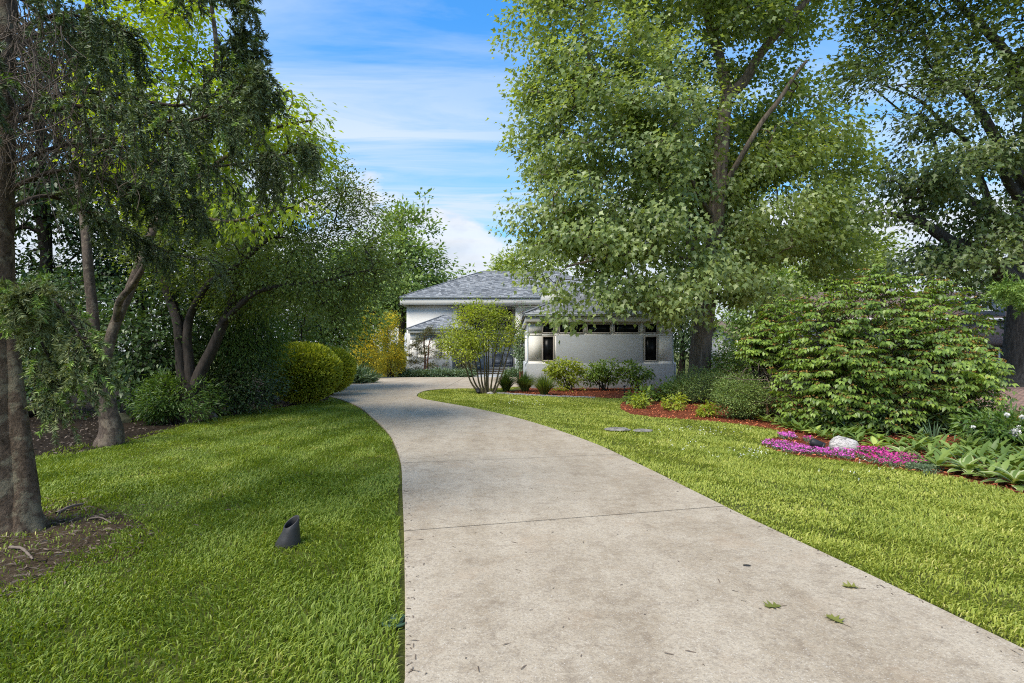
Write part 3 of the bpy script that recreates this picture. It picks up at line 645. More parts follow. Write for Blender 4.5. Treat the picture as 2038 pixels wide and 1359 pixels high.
def hip_roof(x0, x1, y0, y1, z, slope, parent, shing=('front', 'left', 'right'), rng=np.random.default_rng(5), expo=0.15, name='roof'):
    w, dp = x1 - x0, y1 - y0; h = min(w, dp) / 2; zt = z + h * slope
    if w >= dp: A, B = (x0 + h, (y0 + y1) / 2, zt), (x1 - h, (y0 + y1) / 2, zt)
    else: A, B = ((x0 + x1) / 2, y0 + h, zt), ((x0 + x1) / 2, y1 - h, zt)
    c = [(x0, y0, z), (x1, y0, z), (x1, y1, z), (x0, y1, z)]; m = MB()
    lo_ = -0.03
    V = [(q[0], q[1], q[2] + lo_) for q in c] + [(A[0], A[1], A[2] + lo_), (B[0], B[1], B[2] + lo_)]
    off = origin(parent); me = bpy.data.meshes.new(name)
    fc = [(0, 1, 5, 4), (1, 2, 5), (2, 3, 4, 5), (3, 0, 4), (3, 2, 1, 0)] if w >= dp else [(0, 1, 4), (1, 2, 5, 4), (2, 3, 5), (3, 0, 4, 5), (3, 2, 1, 0)]
    me.from_pydata([tuple(np.array(v) - off) for v in V], [], fc); me.update(); rf = link(name, me, 'shingle', parent)
    m = MB()
    if w >= dp: fs = dict(front=(c[0], c[1], A, B), right=(c[1], c[2], B, B), back=(c[2], c[3], B, A), left=(c[3], c[0], A, A))
    else: fs = dict(front=(c[0], c[1], A, A), right=(c[1], c[2], A, B), back=(c[2], c[3], B, B), left=(c[3], c[0], B, A))
    for f in shing: shingle_face(*fs[f], m, rng, expo)
    m.build('shingles', 'shingle', rf, 'stuff')
    # ridge and hip caps
    cap = []
    for q, e in ((c[0], A), (c[1], B if w >= dp else A), (A, B)):
        q, e = np.array(q), np.array(e); cap.append((np.array([q + (e - q) * t for t in (0, .5, 1)]) + [0, 0, .012], .055))
    V, Fq = tubes(np.array([q for q, _ in cap]), np.array([[r] * 3 for _, r in cap]), 6); put('ridge_cap', V, [Fq], 'shingle', rf, np.full(len(V), 0.35))
    return rf
hip_roof(WX0 - .24, WX1 + .26, WY - .29, 40, 3.25, .466, house)
# downspouts at the wing corners
for sx in (-1, 1):
    X = WX0 - .045 if sx < 0 else WX1 + .045
    pts = [(X, WY - .24, 3.15), (X, WY + .06, 2.86), (X, WY + .06, 1.25), (X + sx * .1, WY + .02, 1.05), (X + sx * .1, WY + .02, 0.05)]
    V, Fq = tubes(spline(np.array(pts), 4)[None], np.full((1, 17), .04), 8); put('downspout', V, [Fq], 'downspout', house, smooth=True)
# main block
Mx0, Mx1, MY = -7.65, 8.8, 41.3
m = MB(); wall_grid(m, Mx0, -4.0, 0, 4.95, MY, MY + .25, []); wall_grid(m, 0.25, Mx1, 0, 4.95, MY, MY + .25, [(0.85, 2.1, 4.45, 4.92)]); m.box(Mx0, Mx0 + .25, MY + .25, 50, 0, 4.95); m.box(Mx1 - .25, Mx1, MY + .25, 50, 0, 4.95)
m.box(-4.0, -3.8, MY + .25, 43.25, 0, 4.95); m.box(0.25, .45, MY + .25, 43.25, 0, 4.95)
wall_grid(m, -3.8, .25, 0, 4.95, 43.0, 43.25, [(-3.3, 0.05, 3.15, 4.85), (-1.5, .12, 0.42, 2.55), (-1.5, .12, 2.62, 2.95)])
m.build('wall', 'stucco', house)
window(0.85, 2.1, 4.45, 4.92, MY, house, 'blind', 'white_paint', .06, (1.45,))
window(-3.3, .05, 3.15, 4.85, 43.0, house, 'glass_plum', 'window_frame', .07, (-2.2, -1.1), (4.0,))
window(-1.5, .12, 2.62, 2.95, 43.0, house, 'glass_pale', 'door_paint', .05, (-.7,))
for i, x0 in enumerate((-1.5, -.69)):
    x1 = x0 + .81; dm = MB(); dm.box(x0 + .005, x1 - .005, 43.06, 43.11, .43, 2.55); dr_ = dm.build('door', 'door_paint', house)
    pm = MB()
    for z0, z1 in ((.6, 1.1), (1.25, 1.75), (1.9, 2.4)):
        for (a0, a1, b0, b1) in ((x0 + .12, x1 - .12, z0, z0 + .04), (x0 + .12, x1 - .12, z1 - .04, z1), (x0 + .12, x0 + .16, z0 + .04, z1 - .04), (x1 - .16, x1 - .12, z0 + .04, z1 - .04)): pm.box(a0, a1, 43.03, 43.059, b0, b1)
        pm.box(x0 + .2, x1 - .2, 43.04, 43.059, z0 + .08, z1 - .08)
    pm.build('door_panel', 'door_paint', dr_)
    hx = x1 - .07 if i == 0 else x0 + .07
    MB().box(hx - .012, hx + .012, 42.99, 43.058, 1.36, 1.5).build('handle', 'gutter', dr_)
# wainscot round the main block and the entrance
for q in ((Mx0 - .05, -7.2, MY - .06, MY - .001), (.2, .75, MY - .06, MY - .001), (-3.78, -1.52, 42.94, 42.999)): MB().box(*q, -.05, 1.24).build('wainscot', 'stucco_blue', house)
m = MB(); m.box(-8.05, Mx1 + .25, 40.85, 41.05, 4.98, 5.43); m.box(-8.05, -7.8, 41.05, 51, 4.98, 5.43); m.box(-7.8, Mx1, 41.05, 43.2, 4.985, 5.03); m.build('fascia', 'fascia', house)
gutter(-8.1, Mx1 + .3, 40.845, 5.44, house, .1, .07)
hip_roof(-8.1, Mx1 + .3, 40.76, 51.9, 5.51, .466, house, shing=('front', 'left'), expo=.17)
# fascia box that steps forward beside the wing roof
m = MB(); m.box(2.0, 6.4, 37.2, 39.9, 4.85, 5.45); m.box(2.12, 6.3, 37.35, 41.2, 3.2, 4.849); bevel(m.build('parapet', 'fascia', house), .015, 1)
MB().box(1.95, 6.45, 37.15, 39.95, 5.452, 5.50).build('parapet_cap', 'gutter', house)
# bay on the left
BX0, BX1, BY = -6.95, -4.12, 38.8
wb = [(-6.42, -4.75, 2.42, 2.80)]
m = MB(); wall_grid(m, BX0, BX1, 0, 3.0, BY, BY + .22, wb); m.box(BX0, BX0 + .22, BY + .22, MY, 0, 3.0); m.box(BX1 - .22, BX1, BY + .22, MY, 0, 3.0); m.build('wall', 'stucco', house)
m = MB(); m.box(BX0 - .06, BX1 + .06, BY - .08, BY - .001, -.05, 1.26); m.box(BX1 + .001, BX1 + .06, BY, MY, -.05, 1.26); m.box(BX0 - .06, BX0 - .001, BY, MY, -.05, 1.26); bevel(m.build('wainscot', 'stucco_blue', house), .02, 2)
window(*wb[0], BY, house, 'glass_pale', 'downspout', .06, (-5.6,))
m = MB(); m.box(BX0 - .1, BX1 + .16, BY - .18, BY - .06, 2.86, 3.08); m.box(BX1 + .02, BX1 + .16, BY - .06, MY, 2.86, 3.08); m.box(BX0 - .1, BX0 - .02, BY - .06, MY, 2.86, 3.08); m.box(BX0 - .02, BX1 + .02, BY - .06, BY - .002, 2.9, 3.05); m.build('fascia', 'fascia', house)
gutter(BX0 - .18, -2.5, BY - .185, 3.09, house, .1, .07)
hip_roof(BX0 - .18, -2.5, BY - .27, MY + 1.7, 3.16, .466, house, shing=('front', 'left', 'right'))
# entrance steps with stone risers
for i in range(3):
    y0 = 40.6 + i * .45; st = MB(); st.box(-3.0 + i * .15, .2, y0 - .03, 43.0 if i == 2 else y0 + .6, .14 * i + .09, .14 * i + .14); st_o = st.build('step', 'flagstone', house)
    x = -2.97 + i * .15
    while x < .14:
        w = random.uniform(.18, .4); MB().box(x, min(x + w, .17), y0, y0 + .12, .14 * i - .02, .14 * i + .088).build('stone', 'step_stone', st_o); x += w + .015
# flagstone walk from the driveway to the steps
walk = thing('path', 'blue-grey flagstone walk between the driveway and the entrance steps', None, (-1.5, 37, 0), kind='structure')
for i in range(5):
    for j in range(3):
        x0 = -2.5 + j * .78 + (i % 2) * .2; y0 = 35.3 + i * 1.04
        bevel(MB().box(x0, x0 + random.uniform(.66, .75), y0, y0 + random.uniform(.93, 1.0), -.01, .02 + random.random() * .01).build('flagstone', 'flagstone', walk), .008, 1)

# ------------------------------------------------------------------ neighbours on the right
def gable_house(name, label, x0, x1, y0, y1, ze, zr, wallm, roofm, axis='x'):
    r = thing(name, label, 'house', ((x0 + x1) / 2, y0, 0)); MB().box(x0, x1, y0, y1, 0, ze).build('wall', wallm, r)
    o_ = .5
    if axis == 'x':
        ym = (y0 + y1) / 2; V = [(x0 - o_, y0 - o_, ze - .15), (x1 + o_, y0 - o_, ze - .15), (x1 + o_, ym, zr), (x0 - o_, ym, zr), (x0 - o_, y1 + o_, ze - .15), (x1 + o_, y1 + o_, ze - .15)]
        fq = [(0, 1, 2, 3), (3, 2, 5, 4)]; gb = [[(x0, y0, ze), (x0, y1, ze), (x0, ym, zr - .1)], [(x1, y0, ze), (x1, y1, ze), (x1, ym, zr - .1)]]
    else:
        xm = (x0 + x1) / 2; V = [(x0 - o_, y0 - o_, ze - .15), (x0 - o_, y1 + o_, ze - .15), (xm, y1 + o_, zr), (xm, y0 - o_, zr), (x1 + o_, y1 + o_, ze - .15), (x1 + o_, y0 - o_, ze - .15)]
        fq = [(0, 1, 2, 3), (3, 2, 4, 5)]; gb = [[(x0, y0, ze), (x1, y0, ze), (xm, y0, zr - .15)], [(x0, y1, ze), (x1, y1, ze), (xm, y1, zr - .15)]]
    rf = put('roof', np.array(V, float), [np.array(fq)], roofm, r, np.full(6, .5)); sm = rf.modifiers.new('thick', 'SOLIDIFY'); sm.thickness = .18; sm.offset = -1
    [put('gable', np.array(q, float), [np.array([(0, 1, 2)])], wallm, r) for q in gb]; return r
nb = gable_house('neighbour_house', 'brown-roofed neighbour house half hidden behind the viburnum', 24, 44, 46, 57, 4.4, 7.0, 'siding_blue', 'roof_brown')
for x0 in (27, 31.5, 36.6, 40.2): window(x0, x0 + 1.5, 1.2, 2.8, 45.95, nb, 'glass_dark', 'white_paint', .09, (x0 + .75,), (2.0,))
MB().box(23.3, 44.6, 45.3, 45.42, 4.1, 4.3).build('eave_board', 'white_paint', nb)
d_ = MB(); d_.box(37.2, 39.8, 45.9, 48.5, 4.5, 5.9).build('dormer', 'siding_blue', nb); MB().box(36.9, 40.1, 45.6, 49, 5.9, 6.02).build('dormer_roof', 'white_paint', nb)
window(37.8, 39.2, 4.9, 5.7, 45.88, nb, 'glass_dark', 'white_paint', .07, (38.5,))
ng = gable_house('neighbour_garage', 'small grey building with a brown gable roof seen beside the maple trunk', 17.3, 21.4, 44.5, 50, 3.0, 4.15, 'siding_grey', 'roof_brown')
put('gable', np.array([(18.6, 44.0, 3.0), (20.4, 44.0, 3.0), (19.5, 44.0, 4.0)]), [np.array([(0, 1, 2)])], 'siding_blue', ng); put('gable_roof', np.array([(18.4, 43.7, 2.95), (20.6, 43.7, 2.95), (19.5, 43.7, 4.12), (18.4, 47, 2.95), (20.6, 47, 2.95), (19.5, 47, 4.12)]), [np.array([(0, 2, 5, 3), (1, 4, 5, 2)])], 'roof_brown', ng, np.full(6, .5))
for x0 in (17.35, 17.95, 20.9): MB().box(x0, x0 + .14, 44.0, 44.14, 0, 2.9).build('post', 'white_paint', ng)
window(18.7, 20.2, 1.1, 2.4, 44.46, ng, 'glass_dark', 'white_paint', .08, (19.45,))
ns = gable_house('neighbour_shed', 'dark low building with brown roof behind the stone wall', 27.6, 35.5, 33.8, 38.5, 2.25, 3.25, 'siding_blue', 'roof_brown')
for x0 in (28.05, 29.6): window(x0, x0 + .9, .9, 1.9, 33.76, ns, 'glass_dark', 'white_paint', .1)
# stacked stone wall
sw = thing('stone_wall', 'stacked tan stone wall with a pale cap behind the oak', 'wall', (25, 29, 0)); rs = np.random.default_rng(31)
for c in range(7):
    x = 21.5 - rs.random() * .2; z = c * .135
    while x < 29.5:
        w = rs.uniform(.25, .6); o = MB().box(x, x + w - .012, 29.0 + rs.uniform(-.03, .03), 29.4, z + .004, z + .13).build('stone', 'wall_stone', sw); bevel(o, .012, 1); x += w
for i in range(9): bevel(MB().box(21.4 + i * .92, 21.4 + i * .92 + .91, 28.92, 29.46, .95, 1.05).build('cap_stone', 'cap_stone', sw), .012, 1)
MB().box(21.6, 29.4, 29.06, 29.38, 0, .94).build('core', 'soil', sw)
# brick paved drive beyond the shrubs: nearest bricks singly, the rest joined
pv = thing('brick_drive', 'reddish brown brick paved drive beyond the shrub bed', None, (16, 17, 0), kind='structure')
tag(sheet('paver_base', [(11.5, 15.4), (40, 15.4), (40, 25.4), (13.5, 25.4)], -.004, 'paver', pv), kind=None)
bs = mesh_np('brick', np.array([(x, y, z) for z in (0, .05) for y in (-.048, .048) for x in (-.098, .098)]), [np.array([(4, 5, 7, 6), (0, 1, 5, 4), (2, 6, 7, 3), (0, 4, 6, 2), (1, 3, 7, 5)])], np.full(8, .5)); bs.materials.append(MATS['paver'])
bvar = []
for i in range(5):
    b2 = bs.copy(); b2.attributes['rnd'].data.foreach_set('value', np.full(8, i / 4, np.float32)); bvar.append(b2)
cand = []
for j in range(100):
    for i in range(170):
        x = 12 + i * .2 + (j % 2) * .1; y = 15.5 + j * .1; u = 1019 + F * x / y
        if x < 40 and x > 12 + (y - 15.4) * .2: cand.append((x, y, u))
cand = np.array(cand); v_ = HOR + EYE * F / cand[:, 1]; vis = (cand[:, 2] > 1930) & (cand[:, 2] < 2050); near = np.argsort(np.where(vis, cand[:, 1], 999))[:290]
isn = np.zeros(len(cand), bool); isn[near] = True
for q in cand[isn]:
    o = bpy.data.objects.new('brick', bvar[random.randrange(5)]); COL.objects.link(o); o.parent = pv; o.location = (q[0] - 16, q[1] - 17, -.028 + random.random() * .006); o.rotation_euler = (0, 0, random.gauss(0, .012))
q = cand[~isn]; q = q[(q[:, 2] > 1850) & (q[:, 2] < 2400)]; tv = np.array([(x, y, z) for z in (0, .05) for y in (-.048, .048) for x in (-.098, .098)])
V, Fq, r = scatter(tv, np.array([(4, 5, 7, 6), (0, 1, 5, 4), (2, 6, 7, 3), (0, 4, 6, 2), (1, 3, 7, 5)]), np.stack([q[:, 0], q[:, 1], rs.uniform(-.028, -.022, len(q))], -1), np.broadcast_to(np.eye(3), (len(q), 3, 3)), np.ones(len(q)), rs)
put('bricks', V, [Fq], 'paver', pv, r, kind='stuff')

# ------------------------------------------------------------------ big trees on the right
base = G(1392, 790); MYd = base[1]     # maple stands about 20 m away
def PM(u, v, dy=0.0): return P(u, v, MYd + dy)
b0 = np.array([PM(1392, 700)[0], MYd, -0.05])
maple_limbs = [
    ([b0, PM(1394, 700), PM(1404, 600), PM(1418, 480), PM(1428, 400), PM(1434, 330), PM(1440, 250), PM(1446, 180, .1)], .39, .20),
    ([PM(1446, 180, .1), PM(1432, 110, .3), PM(1408, 30, .5), PM(1395, -120, .8), PM(1400, -330, 1)], .20, .06),
    ([PM(1444, 190, .1), PM(1478, 165, -.2), PM(1515, 105, -.5), PM(1570, 40, -.9), PM(1640, -40, -1.2), PM(1720, -170, -1.4)], .21, .06),
    ([PM(1404, 560), PM(1378, 490, .8), PM(1358, 420, 1.2), PM(1348, 320, 1.4), PM(1342, 220, 1.5), PM(1330, 110, 1.6), PM(1335, -80, 1.8), PM(1320, -300, 2)], .26, .07),
    ([PM(1352, 400, 1.2), PM(1310, 360, .5), PM(1265, 300, -.2), PM(1225, 230, -.6), PM(1180, 140, -.9), PM(1150, 20, -1.2)], .15, .04),
    ([PM(1342, 200, 1.5), PM(1310, 120, 1), PM(1270, 60, .6), PM(1230, -60, .3), PM(1200, -200, 0)], .14, .04),
    ([PM(1430, 390), PM(1470, 320, -.6), PM(1515, 245, -.9), PM(1550, 200, -1.1), PM(1582, 150, -1.2), PM(1606, 120, -1.3)], .11, .045),
    ([PM(1424, 440), PM(1395, 395, -.7), PM(1365, 330, -1.3), PM(1350, 300, -1.6)], .09, .03),
    ([PM(1416, 520), PM(1360, 510, -1.2), PM(1290, 500, -2.2), PM(1215, 510, -3), PM(1130, 530, -3.4)], .10, .03),
    ([PM(1408, 590), PM(1350, 590, -1.6), PM(1280, 600, -2.6), PM(1220, 625, -3.2)], .07, .02),
    ([PM(1420, 470), PM(1480, 440, .8), PM(1560, 420, 1.4), PM(1640, 430, 1.6)], .09, .03),
    ([PM(1412, 540), PM(1450, 545, -1), PM(1500, 560, -1.6)], .05, .02),
    ([PM(1350, 300, 1.4), PM(1290, 250, 3), PM(1200, 180, 4)], .10, .03),
]
maple_blobs = [blob(1180, -500, 1620, 60, MYd, 4), blob(1075, -120, 1330, 200, MYd - .5, 3.2), blob(1052, 60, 1330, 400, MYd - 1, 3.4), blob(1062, 230, 1330, 500, MYd - 1.5, 3.2),
    blob(1240, 100, 1395, 460, MYd - 2.2, 2.0), blob(1390, -90, 1560, 105, MYd - .6, 1.6), blob(1450, 60, 1590, 200, MYd + .8, 1.4), blob(1395, 195, 1490, 300, MYd - 1.3, .7), blob(1560, -60, 1680, 60, MYd, 1.5), blob(1440, 190, 1640, 340, MYd + .8, 1.6), blob(1350, 330, 1520, 480, MYd + 1.6, 1.8), blob(1330, 120, 1450, 330, MYd + 1.2, 1.5), blob(1050, 370, 1250, 535, MYd - 2, 2.4), blob(1150, 430, 1400, 620, MYd - 2.4, 2.2), blob(1350, 300, 1620, 560, MYd + .5, 3.2), blob(1450, 210, 1690, 480, MYd + 1, 3),
    blob(1100, 540, 1200, 630, MYd - 3, .8), blob(1180, 560, 1290, 650, MYd - 3.2, .9), blob(1260, 530, 1420, 640, MYd - 2.5, 1.4), blob(1400, 500, 1520, 640, MYd - 1.2, 1.6), blob(1296, 610, 1345, 680, MYd - 3, .5), blob(1540, 400, 1720, 560, MYd + 1.5, 2),
    blob(1420, -200, 1660, 60, MYd, 3), blob(1020, -150, 1150, 80, MYd - .5, 2), blob(1030, 60, 1120, 330, MYd - .8, 1.6), blob(1018, 400, 1110, 550, MYd - 1.6, 1.4), blob(1080, 520, 1190, 635, MYd - 2.6, .9), blob(1500, 150, 1640, 330, MYd + 1, 1.8), blob(1200, 300, 1450, 560, MYd + 2, 2.5)]
tree('maple_tree', 'tall maple with ridged brown trunk standing right of the house wing', 'tree', (b0[0], b0[1], 0), maple_limbs, maple_blobs, L_MAPLE, .148, 3120, 41, .27, 'leaf_maple', 'bark_maple', 101, sub=6, ms=(.42, .42, .16), gap=.12, gapf=.9, droop=.75, upn=.7, rtip=.0055, trunk_k=16)

OY = 27.0
def PO(u, v, dy=0.0): return P(u, v, OY + dy)
ob = np.array([PO(2046, 700)[0], OY, -.05])
oak_limbs = [
    ([ob, PO(2046, 745), PO(2040, 690), PO(2040, 640), PO(2044, 560), PO(2046, 500), PO(2050, 400), PO(2056, 280, .5), PO(2062, 120, .8), PO(2070, -100, 1)], .98, .30),
    ([PO(2044, 600), PO(2000, 545, -.8), PO(1950, 500, -1.4), PO(1890, 480, -2), PO(1830, 440, -2.6), PO(1770, 425, -3)], .48, .10),
    ([PO(2044, 520), PO(2015, 460, .6), PO(1975, 425, 1), PO(1920, 395, 1.5), PO(1860, 365, 2), PO(1840, 340, 2.2)], .38, .10),
    ([PO(2048, 420), PO(2010, 370, -1), PO(1990, 330, -1.2), PO(1985, 300, -1.3)], .25, .08),
    ([PO(2050, 380), PO(1990, 290, -.6), PO(1930, 190, -1), PO(1890, 165, -1.4), PO(1820, 160, -2)], .28, .06),
    ([PO(1980, 430, 1), PO(1920, 280, .6), PO(1880, 250, 0), PO(1830, 200, -.5), PO(1760, 170, -1)], .16, .03),
    ([PO(1880, 370, 2), PO(1845, 240, 1.6), PO(1800, 225, 1.4), PO(1738, 175, 1.2)], .09, .03),
    ([PO(2060, 200), PO(1990, 90, 0), PO(1920, 20, -.5), PO(1850, -60, -1)], .26, .06),
    ([PO(2044, 560), PO(2100, 480, 0), PO(2200, 400, 0), PO(2300, 300, 0)], .4, .1),
    ([PO(2062, 100), PO(2130, -50, 0), PO(2200, -250, 1)], .26, .06),
]
oak_blobs = [blob(1690, -130, 1950, 170, OY - 2, 3), blob(1860, -300, 2200, 220, OY - 1, 4), blob(1680, 60, 1830, 200, OY - 2.5, 2), blob(1850, 180, 2080, 330, OY - 2, 3), blob(1740, 260, 1920, 400, OY - 3, 2.4), blob(1890, 300, 2100, 430, OY - 2, 3),
    blob(1690, 330, 1860, 470, OY - 2.5, 2.4), blob(1720, 440, 1900, 545, OY - 3, 2), blob(1880, 430, 2030, 560, OY - 2, 2.4), blob(1950, 530, 2100, 640, OY + 1.5, 1.6), blob(1820, 500, 1980, 600, OY - 1, 1.8), blob(2080, -100, 2420, 520, OY, 5), blob(1650, -280, 1900, 30, OY - 1, 3), blob(1900, -600, 2300, -200, OY, 5), blob(1800, 120, 1960, 260, OY - 3, 2)]
tree('oak_tree', 'massive dark oak with thick spreading limbs at the right edge', 'tree', (ob[0], ob[1], 0), oak_limbs, oak_blobs, L_OAK, .24, 2800, 27, .38, 'leaf_oak', 'bark_oak', 102, sub=8, ms=(.65, .65, .25), gap=.05, gapf=.75, droop=.35, upn=.9, rtip=.008, trunk_k=18, flat=.55, maxr=.13)

# trees beyond the houses
def far_tree(name, label, boxes, Y, mat, seed, n=260, per=26, cr=.55, size=.34, group='trees beyond the garden', trunk=.22, ry=2.5, leaf=L_SIMPLE, gap=.3):
    bl_ = [blob(*b, Y, ry) for b in boxes]; c = np.mean([q[0] for q in bl_], 0); top = max(q[0][2] + q[1][2] * .5 for q in bl_)
    lim = [([np.array([c[0], Y, -.05]), np.array([c[0] + .1, Y, top * .35]), np.array([c[0] - .1, Y, top * .7]), np.array([c[0], Y, top])], trunk, .05)]
    for cb, rb in bl_: lim.append(([np.array([c[0], Y, max(.8, cb[2] - rb[2] * 1.1)]), (np.array([c[0], Y, cb[2]]) + cb) / 2, cb], trunk * .5, .04))
    return tree(name, label, 'tree', (c[0], Y, 0), lim, bl_, leaf, size, n, per, cr * .75, mat, 'bark_dark', seed, group, gap * .5, .5, droop=.3, rtip=.012, trunk_k=8, sub=5, ms=(cr * 1.3, cr * 1.3, cr * .5))
far_tree('broadleaf_tree', 'mid green rounded tree rising left of the main roof', [(690, 430, 870, 590), (760, 410, 860, 520), (640, 480, 800, 640), (770, 490, 892, 620), (800, 530, 885, 660)], 47, 'leaf_far', 201, 420, 30, .6, .36, None, .3, 2.8)
far_tree('broadleaf_tree', 'yellow-green tree top just above the main roof ridge', [(975, 512, 1060, 590), (1030, 490, 1130, 600), (1000, 500, 1080, 560)], 62, 'leaf_far_yellow', 202, 220, 26, .7, .42)
far_tree('broadleaf_tree', 'pale green tree between the maple and the oak, above the neighbour roof', [(1560, 430, 1740, 590), (1500, 480, 1640, 640), (1640, 470, 1770, 600), (1600, 420, 1700, 500)], 62, 'leaf_far_yellow', 203, 420, 28, .75, .44, None, .3, 3)
far_tree('broadleaf_tree', 'bushy green tree close behind the maple trunk on its right', [(1440, 560, 1600, 680), (1480, 520, 1600, 640), (1450, 600, 1540, 690)], 38, 'leaf_far', 204, 260, 26, .5, .28)
far_tree('broadleaf_tree', 'green tree low behind the oak trunk, above the shed roof', [(1900, 520, 2030, 650), (1960, 560, 2100, 660), (2050, 520, 2300, 690)], 66, 'leaf_far', 205, 300, 26, .8, .45)
far_tree('broadleaf_tree', 'dark tree in the gap between house wing and maple trunk', [(1330, 600, 1390, 740), (1300, 560, 1400, 650)], 33, 'leaf_dark', 206, 200, 26, .4, .2)
far_tree('broadleaf_tree', 'blue-green tree in the gap beside the left house corner', [(755, 590, 812, 700), (700, 560, 790, 640)], 50, 'leaf_far', 207, 200, 26, .6, .34)

# ------------------------------------------------------------------ left side trees
LY = G(215, 885)[1]
def PL(u, v, dy=0.0): return P(u, v, LY + dy)
lb = np.array([PL(217, 800)[0], LY, -.03])
lime_limbs = [
    ([lb, PL(222, 860), PL(212, 810), PL(202, 770), PL(196, 735)], .155, .125),
    ([PL(196, 745), PL(190, 690), PL(185, 620), PL(178, 560), PL(173, 500), PL(165, 420, .2), PL(150, 300, .5), PL(155, 120, .8), PL(190, -60, 1)], .10, .04),
    ([PL(204, 750), PL(216, 690), PL(232, 640), PL(262, 570), PL(284, 510), PL(303, 460), PL(320, 400, .3), PL(350, 320, .5), PL(400, 230, .7), PL(430, 120, .9), PL(420, 0, 1)], .095, .035),
    ([PL(232, 640), PL(238, 600, -.3), PL(262, 570, -.5), PL(278, 545, -.7), PL(290, 515, -.8), PL(292, 470, -.9)], .06, .03),
    ([PL(320, 400, .3), PL(400, 350, .2), PL(480, 290, .2), PL(560, 250, .3), PL(620, 240, .4)], .05, .018),
    ([PL(340, 340, .4), PL(420, 250, .5), PL(500, 200, .6), PL(580, 180, .6)], .05, .018),
    ([PL(310, 440), PL(380, 430, -.6), PL(460, 440, -1), PL(560, 415, -1.2)], .045, .012),
    ([PL(405, 220, .7), PL(460, 150, .6), PL(500, 120, .5)], .035, .012),
]
lime_blobs = [blob(355, 15, 450, 190, LY + .3, 1.2), blob(300, -60, 430, 140, LY + .6, 1.4), blob(400, 150, 560, 330, LY + .3, 1.3), blob(480, 190, 645, 330, LY + .4, 1.1), blob(540, 260, 660, 380, LY + .6, .9), blob(380, 380, 520, 480, LY - .9, .5), blob(500, 380, 610, 440, LY - 1.1, .4), blob(160, -200, 380, 60, LY + .6, 1.6), blob(300, 100, 440, 300, LY + .5, 1.2), blob(180, 60, 330, 420, LY + 1, 1.2), blob(330, 300, 480, 430, LY + .6, 1)]
tree('dogwood_tree', 'lime-leaved tree with a forked grey-brown trunk on the left lawn edge', 'tree', (lb[0], lb[1], 0), lime_limbs, lime_blobs, L_OVAL, .098, 1050, 16, .17, 'leaf_lime', 'bark_lime', 103, gap=.3, gapf=2.2, droop=.55, upn=1.0, flat=.4, rtip=.004, leaf_parts=260, trunk_k=14)

CY = G(385, 838)[1]
def PC(u, v, dy=0.0): return P(u, v, CY + dy)
cb = np.array([PC(388, 800)[0], CY, -.03])
crab_limbs = [
    ([cb, PC(378, 800), PC(378, 765)], .27, .22),
    ([PC(372, 775), PC(362, 740), PC(358, 690), PC(352, 640), PC(335, 590, .4), PC(318, 540, .6), PC(270, 470, .8)], .14, .06),
    ([PC(380, 770), PC(376, 720), PC(372, 670), PC(378, 630), PC(398, 590, -.3), PC(420, 560, -.5), PC(470, 530, -.8), PC(540, 470, -1)], .12, .04),
    ([PC(386, 775), PC(402, 735), PC(424, 690), PC(445, 640), PC(462, 600), PC(472, 540, .3), PC(500, 470, .5), PC(560, 400, .6)], .15, .05),
    ([PC(440, 645), PC(480, 605, -.4), PC(515, 580, -.6), PC(570, 568, -.8), PC(640, 560, -1), PC(720, 540, -1)], .075, .02),
    ([PC(372, 660), PC(350, 610, .5), PC(345, 560, .8), PC(330, 480, 1)], .07, .03),
    ([PC(500, 470, .5), PC(560, 425, .4), PC(620, 390, .3), PC(670, 375, .2)], .04, .008),
]
crab_blobs = [blob(440, 400, 640, 590, CY, 1.8), blob(560, 330, 720, 500, CY, 1.4), blob(640, 370, 770, 520, CY - .3, 1.2), blob(560, 470, 770, 620, CY - .6, 1.4), blob(280, 420, 480, 590, CY + .6, 1.6), blob(400, 500, 560, 640, CY + .6, 1.3), blob(660, 480, 800, 600, CY - .4, 1), blob(540, 560, 700, 660, CY - .2, 1.0), blob(250, 300, 470, 460, CY + 1, 1.4), blob(600, 310, 680, 380, CY, .8)]
tree('crabapple_tree', 'dark multi-limbed tree with fine leaves spreading towards the driveway', 'tree', (cb[0], cb[1], 0), crab_limbs, crab_blobs, L_SIMPLE, .075, 1700, 27, .20, 'leaf_crab', 'bark_dark', 104, gap=.25, gapf=1.5, droop=.2, upn=.9, rtip=.0035, trunk_k=12)

# tall trees behind the left border
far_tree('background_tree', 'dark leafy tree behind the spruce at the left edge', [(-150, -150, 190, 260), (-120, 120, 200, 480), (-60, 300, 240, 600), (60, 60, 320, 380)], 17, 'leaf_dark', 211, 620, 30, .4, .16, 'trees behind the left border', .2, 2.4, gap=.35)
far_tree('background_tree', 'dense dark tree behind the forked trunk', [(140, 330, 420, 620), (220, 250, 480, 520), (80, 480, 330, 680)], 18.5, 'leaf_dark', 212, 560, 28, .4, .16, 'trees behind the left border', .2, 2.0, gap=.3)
far_tree('background_tree', 'grey-green loose tree above the clipped round bushes', [(540, 520, 720, 700), (600, 600, 730, 720), (480, 480, 640, 640), (640, 540, 760, 660)], 24, 'leaf_far', 213, 520, 28, .42, .15, 'trees behind the left border', .16, 2.0, gap=.25)
far_tree('background_tree', 'shaded tree between crabapple and the round bushes', [(430, 440, 620, 640), (480, 560, 600, 720)], 19, 'leaf_crab', 214, 360, 28, .4, .14, 'trees behind the left border', .14, 1.6, gap=.25)

